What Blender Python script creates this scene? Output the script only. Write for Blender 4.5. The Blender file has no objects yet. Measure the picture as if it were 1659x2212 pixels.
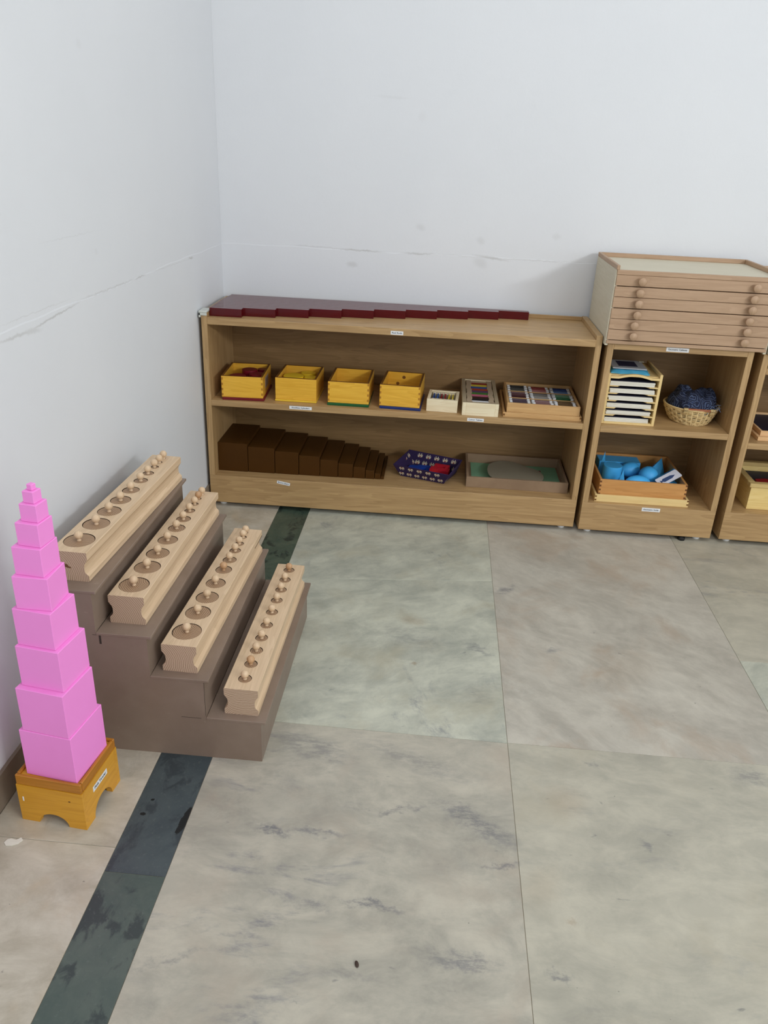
import bpy, bmesh, math, random
from mathutils import Vector, Matrix
random.seed(7)
PI = math.pi
SC = bpy.context.scene
COL = SC.collection

# ------------------------------------------------------------------ camera
cam_data = bpy.data.cameras.new('camera'); cam = bpy.data.objects.new('camera', cam_data); COL.objects.link(cam)
YAW, PITCH, ROLL = 0.0589, 0.4363, 0.0462
def cam_rows():
    B = Matrix(((1,0,0),(0,0,-1),(0,1,0)))
    cy, sy = math.cos(YAW), math.sin(YAW); Rz = Matrix(((cy,-sy,0),(sy,cy,0),(0,0,1)))
    cp, sp = math.cos(PITCH), math.sin(PITCH); Rx = Matrix(((1,0,0),(0,cp,-sp),(0,sp,cp)))
    cr, sr = math.cos(ROLL), math.sin(ROLL); Rr = Matrix(((cr,-sr,0),(sr,cr,0),(0,0,1)))
    return Rr @ Rx @ B @ Rz.transposed()
R = cam_rows()
M = Matrix((R[0], -R[1], -R[2])).transposed().to_4x4()
M.translation = Vector((0.7424, -2.6988, 1.1346))
cam.matrix_world = M
cam_data.sensor_fit = 'HORIZONTAL'; cam_data.sensor_width = 36.0
cam_data.lens = 1697.29/1659*36.0
cam_data.clip_start = 0.02
SC.camera = cam

# ------------------------------------------------------------------ world, lights, exposure
w = bpy.data.worlds.new('world'); SC.world = w; w.use_nodes = True
w.node_tree.nodes['Background'].inputs[0].default_value = (0.9, 0.95, 1.0, 1)
w.node_tree.nodes['Background'].inputs[1].default_value = 0.3
def area(name, loc, target, sx, sy, power, color=(1,1,1)):
    l = bpy.data.lights.new(name, 'AREA'); l.shape = 'RECTANGLE'; l.size = sx; l.size_y = sy
    l.energy = power; l.color = color
    o = bpy.data.objects.new(name, l); COL.objects.link(o); o.location = loc
    d = Vector(target)-Vector(loc); o.rotation_euler = d.to_track_quat('-Z','Y').to_euler()
    return o
area('tube_lamp', (3.7,-3.85,2.1), (0.7,-0.3,0.6), 1.2, 0.10, 49, (0.95,0.98,1.0))
area('soft_fill_light', (2.5,-4.5,1.45), (0.5,-0.6,0.4), 1.8, 1.3, 29, (0.95,0.98,1.0))  # added broad fill that evens out the wall light, not a window
area('ceiling_lamp', (1.15,-1.55,2.85), (1.15,-1.55,0), 1.3, 1.3, 13.5, (0.98,0.99,1.0))
area('ceiling_lamp', (2.6,-3.4,2.85), (2.6,-3.4,0), 1.2, 0.5, 6, (0.98,0.99,1.0))
SC.view_settings.view_transform = 'Standard'; SC.view_settings.look = 'None'
SC.view_settings.exposure = 0.04; SC.view_settings.gamma = 1.0
SC.view_settings.use_curve_mapping = False

# ------------------------------------------------------------------ materials
def lin(c):
    return tuple(((x/255)/12.92 if x/255 <= 0.04045 else ((x/255+0.055)/1.055)**2.4) for x in c)
def newmat(name):
    m = bpy.data.materials.new(name); m.use_nodes = True
    nt = m.node_tree; b = nt.nodes['Principled BSDF']
    return m, nt, b
def N(nt, typ, **kw):
    n = nt.nodes.new(typ)
    for k, v in kw.items():
        if k.startswith('i_'):
            key = k[2:]
            key = int(key) if key.isdigit() else key.replace('_',' ')
            n.inputs[key].default_value = v
        else: setattr(n, k, v)
    return n
def mixc(nt, fac, a, b, mode='MIX'):
    n = nt.nodes.new('ShaderNodeMix'); n.data_type = 'RGBA'; n.blend_type = mode
    for sock, v in ((n.inputs[0], fac), (n.inputs[6], a), (n.inputs[7], b)):
        if hasattr(v, 'is_linked'): nt.links.new(v, sock)
        elif isinstance(v, (int, float)): sock.default_value = v if sock == n.inputs[0] else (v,v,v,1)
        else: sock.default_value = (*v[:3], 1)
    return n.outputs[2]
def mth(nt, op, a, b=None, clamp=False):
    n = nt.nodes.new('ShaderNodeMath'); n.operation = op; n.use_clamp = clamp
    for s, v in ((n.inputs[0], a), (n.inputs[1], b)):
        if v is None: continue
        if hasattr(v, 'is_linked'): nt.links.new(v, s)
        else: s.default_value = v
    return n.outputs[0]
def maprange(nt, v, a, b, c=0., d=1.):
    n = nt.nodes.new('ShaderNodeMapRange'); n.interpolation_type = 'SMOOTHSTEP'
    nt.links.new(v, n.inputs[0])
    for i, x in zip((1,2,3,4), (a,b,c,d)): n.inputs[i].default_value = x
    return n.outputs[0]
def noise(nt, vec, scale, detail=4., rough=.5, dist=0., w=None, stretch=None):
    if stretch:
        mp = N(nt, 'ShaderNodeMapping'); mp.inputs['Scale'].default_value = stretch
        nt.links.new(vec, mp.inputs[0]); vec = mp.outputs[0]
    n = nt.nodes.new('ShaderNodeTexNoise')
    if w is not None:
        n.noise_dimensions = '4D'; nt.links.new(w, n.inputs['W'])
    n.inputs['Scale'].default_value = scale; n.inputs['Detail'].default_value = detail
    n.inputs['Roughness'].default_value = rough; n.inputs['Distortion'].default_value = dist
    nt.links.new(vec, n.inputs['Vector'])
    return n.outputs['Fac']
def bump(nt, b, h, strength=.2, dist=.001):
    n = nt.nodes.new('ShaderNodeBump'); n.inputs['Strength'].default_value = strength; n.inputs['Distance'].default_value = dist
    nt.links.new(h, n.inputs['Height']); nt.links.new(n.outputs[0], b.inputs['Normal'])
def rnd(nt):
    o = nt.nodes.new('ShaderNodeObjectInfo'); return mth(nt, 'MULTIPLY', o.outputs['Random'], 37.0)
def objco(nt): return nt.nodes.new('ShaderNodeTexCoord').outputs['Object']
def pos(nt): return nt.nodes.new('ShaderNodeNewGeometry').outputs['Position']

_plain = {}
def plain(rgb, rough=.5, var=.06, scale=40, name='paint', spec=.5):
    key = (tuple(rgb), rough, var, scale, spec)
    if key in _plain: return _plain[key]
    m, nt, b = newmat(name)
    c = lin(rgb); f = noise(nt, objco(nt), scale, 3)
    col = mixc(nt, f, tuple(x*(1-var) for x in c), tuple(min(1, x*(1+var)) for x in c))
    nt.links.new(col, b.inputs['Base Color']); b.inputs['Roughness'].default_value = rough
    b.inputs['Specular IOR Level'].default_value = spec
    bump(nt, b, f, .05)
    _plain[key] = m; return m

_wood = {}
def wood(name, c1, c2, axis='x', scale=1., rough=.5, contrast=1., fine=1.):
    key = (name, axis)
    if key in _wood: return _wood[key]
    m, nt, b = newmat(name+'_'+axis)
    co = objco(nt); w = rnd(nt)
    st = {'x': (.09,1,1), 'y': (1,.09,1), 'z': (1,1,.09)}[axis]
    st2 = {'x': (.02,1,1), 'y': (1,.02,1), 'z': (1,1,.02)}[axis]
    big = noise(nt, co, 14*scale, 3, .55, 1.2, w, st)
    mid = noise(nt, co, 60*scale, 5, .65, .3, w, st)
    fin = noise(nt, co, 420*scale, 3, .6, 0, w, st2)
    # cathedral rings
    mp = N(nt, 'ShaderNodeMath', operation='MULTIPLY'); nt.links.new(big, mp.inputs[0]); mp.inputs[1].default_value = 9.0
    rings = mth(nt, 'FRACT', mp.outputs[0]); rings = maprange(nt, rings, 0.0, 1.0)
    v = mth(nt, 'ADD', mth(nt, 'MULTIPLY', rings, .38*contrast), mth(nt, 'MULTIPLY', maprange(nt, mid, .3, .7), .38*contrast))
    v = mth(nt, 'ADD', v, mth(nt, 'MULTIPLY', maprange(nt, fin, .35, .65), .24*fine), clamp=True)
    col = mixc(nt, v, lin(c1), lin(c2))
    nt.links.new(col, b.inputs['Base Color']); b.inputs['Roughness'].default_value = rough
    bump(nt, b, fin, .12, .0004)
    _wood[key] = m; return m

def endgrain(name, c1, c2, plane='xz', rough=.6, freq=270., off=(.06,-.05)):
    if name in _wood: return _wood[name]
    m, nt, b = newmat(name)
    co = objco(nt); w = rnd(nt)
    sx = nt.nodes.new('ShaderNodeSeparateXYZ'); nt.links.new(co, sx.inputs[0])
    a = sx.outputs[0]; c = sx.outputs[2 if plane == 'xz' else 1]
    oi = nt.nodes.new('ShaderNodeObjectInfo').outputs['Random']
    wx = mth(nt, 'MULTIPLY', mth(nt, 'SINE', mth(nt, 'MULTIPLY', oi, 61.0)), off[0]); wz = mth(nt, 'MULTIPLY', mth(nt, 'COSINE', mth(nt, 'MULTIPLY', oi, 61.0)), abs(off[1]))
    dx = mth(nt, 'SUBTRACT', a, wx); dz = mth(nt, 'SUBTRACT', c, wz)
    d = mth(nt, 'SQRT', mth(nt, 'ADD', mth(nt, 'MULTIPLY', dx, dx), mth(nt, 'MULTIPLY', dz, dz)))
    nz = noise(nt, co, 40, 3, .5, 0, w)
    ph = mth(nt, 'FRACT', mth(nt, 'ADD', mth(nt, 'MULTIPLY', d, freq), mth(nt, 'MULTIPLY', nz, 2.2)))
    f = maprange(nt, ph, .0, 1.); f2 = noise(nt, co, 500, 2)
    v = mth(nt, 'ADD', mth(nt, 'MULTIPLY', f, .8), mth(nt, 'MULTIPLY', f2, .25), clamp=True)
    nt.links.new(mixc(nt, v, lin(c1), lin(c2)), b.inputs['Base Color']); b.inputs['Roughness'].default_value = rough
    _wood[name] = m; return m

def blobs(nt, plane, lst, dist=.02, dscale=25):
    """Marks with a shape of their own, at their place on the surface. plane 'xy','xz','yz'."""
    p = pos(nt)
    s = nt.nodes.new('ShaderNodeSeparateXYZ'); nt.links.new(p, s.inputs[0])
    c = nt.nodes.new('ShaderNodeCombineXYZ')
    a, b_ = {'xy': (0,1), 'xz': (0,2), 'yz': (1,2)}[plane]
    nt.links.new(s.outputs[a], c.inputs[0]); nt.links.new(s.outputs[b_], c.inputs[1])
    nz = nt.nodes.new('ShaderNodeTexNoise'); nz.inputs['Scale'].default_value = dscale; nz.inputs['Detail'].default_value = 5
    nz.inputs['Roughness'].default_value = .7
    nt.links.new(p, nz.inputs['Vector'])
    sub = N(nt, 'ShaderNodeVectorMath', operation='SUBTRACT'); nt.links.new(nz.outputs['Color'], sub.inputs[0]); sub.inputs[1].default_value = (.5,.5,.5)
    sc = N(nt, 'ShaderNodeVectorMath', operation='SCALE'); nt.links.new(sub.outputs[0], sc.inputs[0]); sc.inputs['Scale'].default_value = dist
    ad = N(nt, 'ShaderNodeVectorMath', operation='ADD'); nt.links.new(c.outputs[0], ad.inputs[0]); nt.links.new(sc.outputs[0], ad.inputs[1])
    fl = N(nt, 'ShaderNodeVectorMath', operation='MULTIPLY'); nt.links.new(ad.outputs[0], fl.inputs[0]); fl.inputs[1].default_value = (1,1,0)
    acc = None
    for (x, y, L, wd, ang, st) in lst:
        mp = nt.nodes.new('ShaderNodeMapping'); mp.vector_type = 'TEXTURE'
        mp.inputs['Location'].default_value = (x, y, 0); mp.inputs['Rotation'].default_value = (0, 0, ang)
        mp.inputs['Scale'].default_value = (L*1.15, wd, 1)
        nt.links.new(fl.outputs[0], mp.inputs[0])
        ln = N(nt, 'ShaderNodeVectorMath', operation='LENGTH'); nt.links.new(mp.outputs[0], ln.inputs[0])
        v = maprange(nt, ln.outputs['Value'], .25, 1.5, st, 0)
        acc = v if acc is None else mth(nt, 'MAXIMUM', acc, v)
    return acc

FLOOR_DARK = [(0.504,-1.665,0.033,0.008,-0.12,1),(0.586,-1.66,0.047,0.008,-0.05,0.8),(0.736,-1.593,0.043,0.007,0.31,0.8),(0.872,-1.601,0.073,0.024,-0.53,0.9),(0.917,-1.697,0.031,0.006,0.03,0.8),(0.697,-1.8,0.05,0.007,-0.06,0.9),(0.603,-1.814,0.022,0.007,-0.33,0.6),(0.847,-1.88,0.056,0.015,-0.07,0.8),(0.546,-1.442,0.076,0.03,-0.34,0.6),(0.746,-1.451,0.114,0.026,-0.37,0.45),(0.988,-0.736,0.03,0.015,-2.34,0.9),(0.899,-1.043,0.034,0.012,-0.6,0.8),(0.994,-1.89,0.016,0.006,-0.25,0.9),(1.118,-1.421,0.012,0.009,-0.3,0.8),(1.437,-1.42,0.035,0.031,-0.26,0.6),(1.182,-1.621,0.01,0.009,-0.29,0.7),(1.086,-1.023,0.019,0.01,-2.85,0.7),(0.723,-1.019,0.074,0.044,-0.45,0.4),(0.888,-1.231,0.037,0.037,-0.6,0.35),(0.673,-1.925,0.036,0.008,-0.06,0.4),(0.405,-1.928,0.048,0.006,0.38,0.5)]
FLOOR_WARM = [(0.729,-0.935,0.028,0.017,-0.12,0.5),(0.744,-1.124,0.005,0.009,-0.59,1),(1.05,-1.529,0.035,0.036,-0.23,0.4),(1.256,-1.073,0.088,0.058,0.7,0.3),(0.984,-1.732,0.025,0.045,-0.48,0.3),(1.026,-1.797,0.008,0.006,-0.4,0.6),(0.13,-1.02,.06,.05,0,.3)]
FLOOR_PALE = [(1.091,-0.612,0.104,0.034,-0.26,0.5),(0.974,-0.362,0.015,0.02,-0.03,0.7),(0.95,-1.18,.09,.05,-.3,.45),(.57,-1.25,.08,.05,0,.35)]
WALL_BACK = [(0.468,0.817,0.062,0.003,-0.02,1),(0.658,0.817,0.046,0.003,0.02,0.9),(0.894,0.816,0.046,0.004,-0.11,0.8),(0.329,0.821,0.077,0.002,-0.03,0.4),(0.776,0.817,0.073,0.002,-0.02,0.3),(1.051,0.815,0.113,0.002,0.0,0.5),(0.439,0.771,0.016,0.009,-0.06,0.5),(0.659,0.899,0.013,0.01,-0.27,0.3),(0.857,0.867,0.012,0.011,-0.46,0.3),(0.861,0.799,0.022,0.015,-0.47,0.35),(1.098,0.891,0.012,0.01,-0.21,0.25),(0.553,1.268,0.043,0.004,-0.04,0.15),(0.645,1.219,0.011,0.015,-0.22,0.12)]
WALL_LEFT = [(-1.363,0.802,0.057,0.003,-0.01,0.7),(-1.216,0.808,0.09,0.002,0.07,0.9),(-0.929,0.817,0.153,0.002,-0.01,0.7),(-1.306,0.799,0.026,0.005,-0.12,0.5),(-0.752,0.816,0.03,0.002,0.02,1),(-0.34,0.811,0.018,0.003,-0.09,1),(-0.527,0.813,0.169,0.001,-0.02,0.4),(-1.105,0.944,0.105,0.001,0.0,0.25),(-0.992,0.903,0.008,0.007,-0.44,0.15),(-0.97,1.289,0.01,0.009,-0.1,0.15),(-1.28,0.829,0.116,0.001,-0.0,0.4),(-1.373,0.394,0.02,0.004,-0.7,0.3),(-1.492,0.389,0.004,0.003,-1.21,0.6)]

def mat_wall(name, plane, marks):
    m, nt, b = newmat(name)
    p = pos(nt)
    f = noise(nt, p, 3.0, 4, .55); g = noise(nt, p, 90, 3, .6)
    base = mixc(nt, f, (0.735,0.752,0.778), (0.79,0.803,0.825))
    if marks:
        k = blobs(nt, plane, marks, .012, 60)
        base = mixc(nt, mth(nt, 'MULTIPLY', k, .55), base, (0.42,0.41,0.39))
    nt.links.new(base, b.inputs['Base Color']); b.inputs['Roughness'].default_value = .6
    b.inputs['Specular IOR Level'].default_value = .3
    bump(nt, b, mth(nt, 'ADD', g, mth(nt, 'MULTIPLY', f, 1.5)), .12, .002)
    return m

def mat_marble(name, light, dark, tint, vein=.6, stretch=(2,7,3), vs=2.0, rot=0., marks=True, vcol=(108,110,120), region=(0,3,-3,0)):
    m, nt, b = newmat(name)
    p0 = pos(nt); w = rnd(nt)
    mp = nt.nodes.new('ShaderNodeMapping'); mp.inputs['Rotation'].default_value = (0,0,rot); nt.links.new(p0, mp.inputs[0]); p = mp.outputs[0]
    f = noise(nt, p, 3.6, 6, .68, .8, w, (1,1.8,1)); g = noise(nt, p, 13, 5, .7, .6, w, (1,1.7,1)); q = noise(nt, p, 6, 6, .6, .5, mth(nt, 'ADD', w, 5.0))
    v0 = mth(nt, 'ADD', mth(nt, 'MULTIPLY', maprange(nt, f, .33, .66), .6), mth(nt, 'MULTIPLY', maprange(nt, g, .34, .66), .4), clamp=True)
    col = mixc(nt, v0, lin(dark), lin(light))
    col = mixc(nt, mth(nt, 'MULTIPLY', maprange(nt, q, .5, .72), .65), col, lin(tint))
    vn = noise(nt, p, vs, 8, .72, .5, w, stretch)
    mask = maprange(nt, noise(nt, p, 2.6, 4, .55, 0, w), .42, .66)
    v = mth(nt, 'MULTIPLY', mth(nt, 'MULTIPLY', maprange(nt, vn, .53, .70), mask), vein)
    col = mixc(nt, v, col, lin(vcol))
    sp = noise(nt, p, 34, 4, .55, .4, w, (.8,2.0,1))
    col = mixc(nt, mth(nt, 'MULTIPLY', maprange(nt, sp, .68, .78), .55), col, lin((96,98,102)))
    sp2 = noise(nt, p, 90, 2, .5, 0, w)
    col = mixc(nt, mth(nt, 'MULTIPLY', maprange(nt, sp2, .74, .80), .6), col, lin((88,86,82)))
    fb = noise(nt, p, 160, 4, .7)
    if marks:
        near = lambda L: [q for q in L if region[0]-.08 < q[0] < region[1]+.08 and region[2]-.08 < q[1] < region[3]+.08]
        rough_m = maprange(nt, noise(nt, p0, 55, 7, .78, 0, None, (.5,1.4,1)), .40, .58, .15, 1)
        k = mth(nt, 'MULTIPLY', blobs(nt, 'xy', near(FLOOR_DARK), .06, 28), rough_m)
        col = mixc(nt, mth(nt, 'MULTIPLY', k, .68), col, lin((90,93,104)))
        k = blobs(nt, 'xy', near(FLOOR_WARM), .04, 30) or 0.0
        if k: col = mixc(nt, mth(nt, 'MULTIPLY', k, .5), col, lin((142,112,78)))
        k = blobs(nt, 'xy', near(FLOOR_PALE), .08, 30)
        if k: k = mth(nt, 'MULTIPLY', k, maprange(nt, noise(nt, p0, 50, 6, .8), .45, .6))
        if k: col = mixc(nt, mth(nt, 'MULTIPLY', k, .4), col, lin((208,208,196)))
    nt.links.new(col, b.inputs['Base Color'])
    r = mth(nt, 'ADD', mth(nt, 'MULTIPLY', g, .22), .24)
    nt.links.new(r, b.inputs['Roughness']); b.inputs['Specular IOR Level'].default_value = .4
    bump(nt, b, fb, .05, .0006)
    return m

def mat_green(name, c1, c2, c3):
    m, nt, b = newmat(name)
    p = pos(nt); w = rnd(nt)
    f = noise(nt, p, 7, 7, .68, 1.0, w); g = noise(nt, p, 26, 5, .6, .6, w, (1,.6,1)); h = noise(nt, p, 130, 4, .7)
    col = mixc(nt, maprange(nt, f, .35, .65), lin(c1), lin(c2))
    col = mixc(nt, mth(nt, 'MULTIPLY', maprange(nt, g, .52, .62), .8), col, lin(c3))
    col = mixc(nt, mth(nt, 'MULTIPLY', maprange(nt, h, .55, .75), .5), col, lin((105,112,108)))
    k = blobs(nt, 'xy', [(.341,-1.662,.030,.007,1.45,1),(.262,-1.655,.004,.004,0,1),(.268,-1.62,.003,.003,0,1)], .014, 60)
    col = mixc(nt, maprange(nt, k, .3, .5), col, (.006,.008,.008))
    nt.links.new(col, b.inputs['Base Color']); b.inputs['Roughness'].default_value = .42
    bump(nt, b, h, .15, .0008)
    return m

def mat_mdf(name, c1, c2, rough=.45, scratches=True):
    m, nt, b = newmat(name)
    co = objco(nt); f = noise(nt, co, 9, 5, .6); g = noise(nt, co, 350, 2, .6)
    col = mixc(nt, maprange(nt, f, .3, .7), lin(c1), lin(c2))
    col = mixc(nt, mth(nt, 'MULTIPLY', g, .18), col, lin((150,130,112)))
    if scratches:
        s = noise(nt, co, 40, 8, .8, 0, None, (.6,1,1.6))
        col = mixc(nt, mth(nt, 'MULTIPLY', maprange(nt, s, .63, .70), .5), col, lin((196,178,158)))
    nt.links.new(col, b.inputs['Base Color']); b.inputs['Roughness'].default_value = rough
    bump(nt, b, mth(nt, 'ADD', g, f), .08, .0006)
    return m

def mat_paisley(name):
    m, nt, b = newmat(name)
    co = objco(nt)
    nz = nt.nodes.new('ShaderNodeTexNoise'); nz.inputs['Scale'].default_value = 30; nt.links.new(co, nz.inputs['Vector'])
    mx = nt.nodes.new('ShaderNodeMix'); mx.data_type = 'VECTOR'; mx.inputs[0].default_value = .025
    nt.links.new(co, mx.inputs[4]); nt.links.new(nz.outputs['Color'], mx.inputs[5])
    v = nt.nodes.new('ShaderNodeTexVoronoi'); v.inputs['Scale'].default_value = 26
    nt.links.new(mx.outputs[1], v.inputs['Vector'])
    rings = mth(nt, 'FRACT', mth(nt, 'MULTIPLY', v.outputs['Distance'], 6.5))
    rr = mth(nt, 'SUBTRACT', maprange(nt, rings, .3, .45), maprange(nt, rings, .6, .75))
    col = mixc(nt, mth(nt, 'MULTIPLY', rr, .7), lin((22,28,52)), lin((96,110,140)))
    h = noise(nt, co, 220, 3)
    col = mixc(nt, mth(nt, 'MULTIPLY', maprange(nt, h, .5, .7), .5), col, lin((46,66,110)))
    nt.links.new(col, b.inputs['Base Color']); b.inputs['Roughness'].default_value = .9
    return m

LAM1, LAM2 = (196,162,114), (152,118,76)
def lam(ax): return wood('oak_laminate', LAM1, LAM2, ax, .9, .42, .8)
def lamd(ax): return wood('oak_laminate_shaded', (156,123,80), (120,92,55), ax, .9, .5, .8)  # same laminate, darkened: interior shade of the shelves put into the colour
def beech(ax): return wood('beech', (228,200,166), (198,168,132), ax, 1.2, .5, .7)
def birch(ax): return wood('birch_ply', (214,206,184), (198,188,162), ax, 1.2, .55, .6)
def drawerw(ax): return wood('pinkish_beech', (188,156,126), (164,132,102), ax, 1.2, .5, .8)
def yellow(ax): return wood('yellow_varnished_pine', (244,194,74), (218,158,44), ax, 1.3, .32, .8)
def amber(ax): return wood('amber_varnished_pine', (228,168,52), (204,140,34), ax, 1.1, .35, .9)
def pine(ax): return wood('pale_pine', (244,232,200), (226,206,168), ax, 1.2, .55, .9)
def honey(ax): return wood('honey_wood', (214,174,118), (190,146,94), ax, 1.1, .45, .8)
def maple(ax): return wood('pale_maple', (240,212,150), (224,190,124), ax, 1.2, .5, .6)
def greyw(ax): return wood('greyed_rim_wood', (190,176,150), (160,144,118), ax, 1.6, .6, .9)
M_PINK = plain((255,152,228), .5, .02, 30, 'pink_paint', .3)
M_RED = plain((84,6,16), .16, .06, 30, 'dark_red_gloss', .4)
M_BROWNP = plain((74,46,16), .45, .08, 30, 'dark_brown_gloss', .12)
M_STAND = mat_mdf('taupe_painted_board', (140,122,108), (128,110,96), .38)
M_CARDB = mat_mdf('brown_board', (152,126,98), (136,110,84), .8, False)
M_WHITE = plain((236,238,240), .6, .02, 60, 'white_plastic')
M_INK = plain((22,24,34), .7, .02, 60, 'ink')
M_BLACK = plain((20,20,22), .5, .05, 60, 'black_rubber')
M_DARKEND = plain((120,78,30), .6, .15, 120, 'dark_end_grain')
M_BLUE = plain((76,186,255), .5, .04, 40, 'sky_blue_paint')
M_NAVY = plain((16,20,48), .55, .1, 60, 'navy')

# ------------------------------------------------------------------ geometry helpers
def new_bm(): return bmesh.new()
def box(bm, x0, x1, y0, y1, z0, z1, bev=0., seg=1, mat=None):
    r = bmesh.ops.create_cube(bm, size=1.0)
    vs = r['verts']
    bmesh.ops.scale(bm, vec=(abs(x1-x0), abs(y1-y0), abs(z1-z0)), verts=vs)
    bmesh.ops.translate(bm, vec=((x0+x1)/2, (y0+y1)/2, (z0+z1)/2), verts=vs)
    if bev > 0:
        es = list({e for v in vs for e in v.link_edges})
        out = bmesh.ops.bevel(bm, geom=es, offset=bev, segments=seg, affect='EDGES', profile=.5)
        vs = out['verts'] + [v for v in vs if v.is_valid]
        vs = list({v for v in vs if v.is_valid})
    if mat is not None: bmesh.ops.transform(bm, matrix=mat, verts=vs)
    return vs
def prism(bm, pts, a, b, axis='y'):
    """Extrude a 2-D outline along an axis. axis y: pts=(x,z); x: (y,z); z: (x,y)."""
    def P(p, t): return {'y': (p[0], t, p[1]), 'x': (t, p[0], p[1]), 'z': (p[0], p[1], t)}[axis]
    A = [bm.verts.new(P(p, a)) for p in pts]; B = [bm.verts.new(P(p, b)) for p in pts]
    n = len(pts)
    bm.faces.new(A); bm.faces.new(B[::-1])
    for i in range(n): bm.faces.new((A[i], B[i], B[(i+1)%n], A[(i+1)%n])[::-1])
    return A+B
def lathe(bm, prof, n=24, cx=0, cy=0, cap=True):
    rings = []
    for r, z in prof:
        if r < 1e-6: rings.append([bm.verts.new((cx, cy, z))])
        else: rings.append([bm.verts.new((cx+r*math.cos(2*PI*i/n), cy+r*math.sin(2*PI*i/n), z)) for i in range(n)])
    for a, b in zip(rings, rings[1:]):
        for i in range(n):
            j = (i+1) % n
            if len(a) == 1 and len(b) == 1: continue
            if len(a) == 1: bm.faces.new((a[0], b[i], b[j])[::-1])
            elif len(b) == 1: bm.faces.new((a[i], a[j], b[0]))
            else: bm.faces.new((a[i], a[j], b[j], b[i]))
    if cap:
        if len(rings[0]) > 1: bm.faces.new(rings[0][::-1])
        if len(rings[-1]) > 1: bm.faces.new(rings[-1])
    return [v for r in rings for v in r]
def tube(bm, pts, r, n=6, closed=False):
    pts = [Vector(p) for p in pts]; rings = []; m = len(pts)
    for i, p in enumerate(pts):
        if closed: d = pts[(i+1)%m]-pts[i-1]
        else: d = pts[min(i+1, m-1)]-pts[max(i-1, 0)]
        d.normalize(); u = d.cross(Vector((0,0,1)))
        if u.length < 1e-3: u = d.cross(Vector((0,1,0)))
        u.normalize(); v = d.cross(u)
        rings.append([bm.verts.new(p+u*(r*math.cos(2*PI*k/n))+v*(r*math.sin(2*PI*k/n))) for k in range(n)])
    prs = list(zip(rings, rings[1:])) + ([(rings[-1], rings[0])] if closed else [])
    for a, b in prs:
        for k in range(n): bm.faces.new((a[k], a[(k+1)%n], b[(k+1)%n], b[k]))
    if not closed:
        bm.faces.new(rings[0][::-1]); bm.faces.new(rings[-1])
def slab(bm, q, t):
    """A quad board: q four points, thickness t along the normal."""
    q = [Vector(p) for p in q]; n = (q[1]-q[0]).cross(q[3]-q[0]).normalized()*t
    A = [bm.verts.new(p) for p in q]; B = [bm.verts.new(p+n) for p in q]
    bm.faces.new(A[::-1]); bm.faces.new(B)
    for i in range(4): bm.faces.new((A[i], A[(i+1)%4], B[(i+1)%4], B[i]))
def mesh(name, bm, mat, smooth=False, extra=()):
    bmesh.ops.recalc_face_normals(bm, faces=bm.faces[:])
    me = bpy.data.meshes.new(name); bm.to_mesh(me); bm.free()
    me.materials.append(mat)
    for x in extra: me.materials.append(x)
    if smooth:
        me.polygons.foreach_set('use_smooth', [True]*len(me.polygons))
        try: me.set_sharp_from_angle(angle=math.radians(40))
        except Exception: pass
    return me
def obj(name, bm, mat, parent=None, smooth=False, label=None, loc=None, extra=()):
    me = bm if isinstance(bm, bpy.types.Mesh) else mesh(name, bm, mat, smooth, extra)
    o = bpy.data.objects.new(name, me); COL.objects.link(o)
    if parent is not None: o.parent = parent
    if label: o['label'] = label
    if loc is not None: o.location = loc
    return o
def thing(name, label, cat, loc=(0,0,0), rz=0., group=None, rot=None):
    o = bpy.data.objects.new(name, None); COL.objects.link(o)
    o.empty_display_size = .02
    o.location = loc; o.rotation_euler = rot or (0,0,rz)
    o['label'] = label; o['category'] = cat
    if group: o['group'] = group
    return o
def tag(o, label, cat, group=None):
    o['label'] = label; o['category'] = cat
    if group: o['group'] = group
    return o
def struct(o):
    o['kind'] = 'structure'; return o
def bx(name, x0, x1, y0, y1, z0, z1, mat, parent=None, bev=.0008, label=None, loc=None):
    bm = new_bm(); box(bm, x0, x1, y0, y1, z0, z1, bev)
    return obj(name, bm, mat, parent, label=label, loc=loc)
def text_mesh(s, size, width):
    c = bpy.data.curves.new('lettering', 'FONT'); c.body = s; c.size = size; c.align_x = 'CENTER'; c.align_y = 'CENTER'
    c.extrude = 0.00008; c.offset = size*.012; c.resolution_u = 2
    o = bpy.data.objects.new('lettering', c); COL.objects.link(o)
    dg = bpy.context.evaluated_depsgraph_get(); dg.update()
    me = bpy.data.meshes.new_from_object(o.evaluated_get(dg))
    bpy.data.objects.remove(o)
    xs = [v.co.x for v in me.vertices]; wd = max(xs)-min(xs)
    k = min(width/wd, 1.15)
    for v in me.vertices: v.co.x *= k
    me.materials.clear(); me.materials.append(M_INK); me.name = 'lettering'
    return me
def sticker(parent, s, x, y, z, wd, ht, roll=0., yaw=0., size=None):
    """White printed strip on a face looking to -Y (before yaw); local to the parent."""
    bm = new_bm(); box(bm, -wd/2, wd/2, -.0003, 0, -ht/2, ht/2)
    o = obj('label_strip', bm, M_WHITE, parent, label='white paper strip printed '+s)
    o.rotation_euler = (0, roll, yaw); o.location = (x, y, z)
    me = text_mesh(s, size or ht*.62, wd*.84)
    t = bpy.data.objects.new('lettering', me); COL.objects.link(t); t.parent = o
    t.rotation_euler = (PI/2, 0, 0); t.location = (0, -.0005, 0)
    return o

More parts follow.
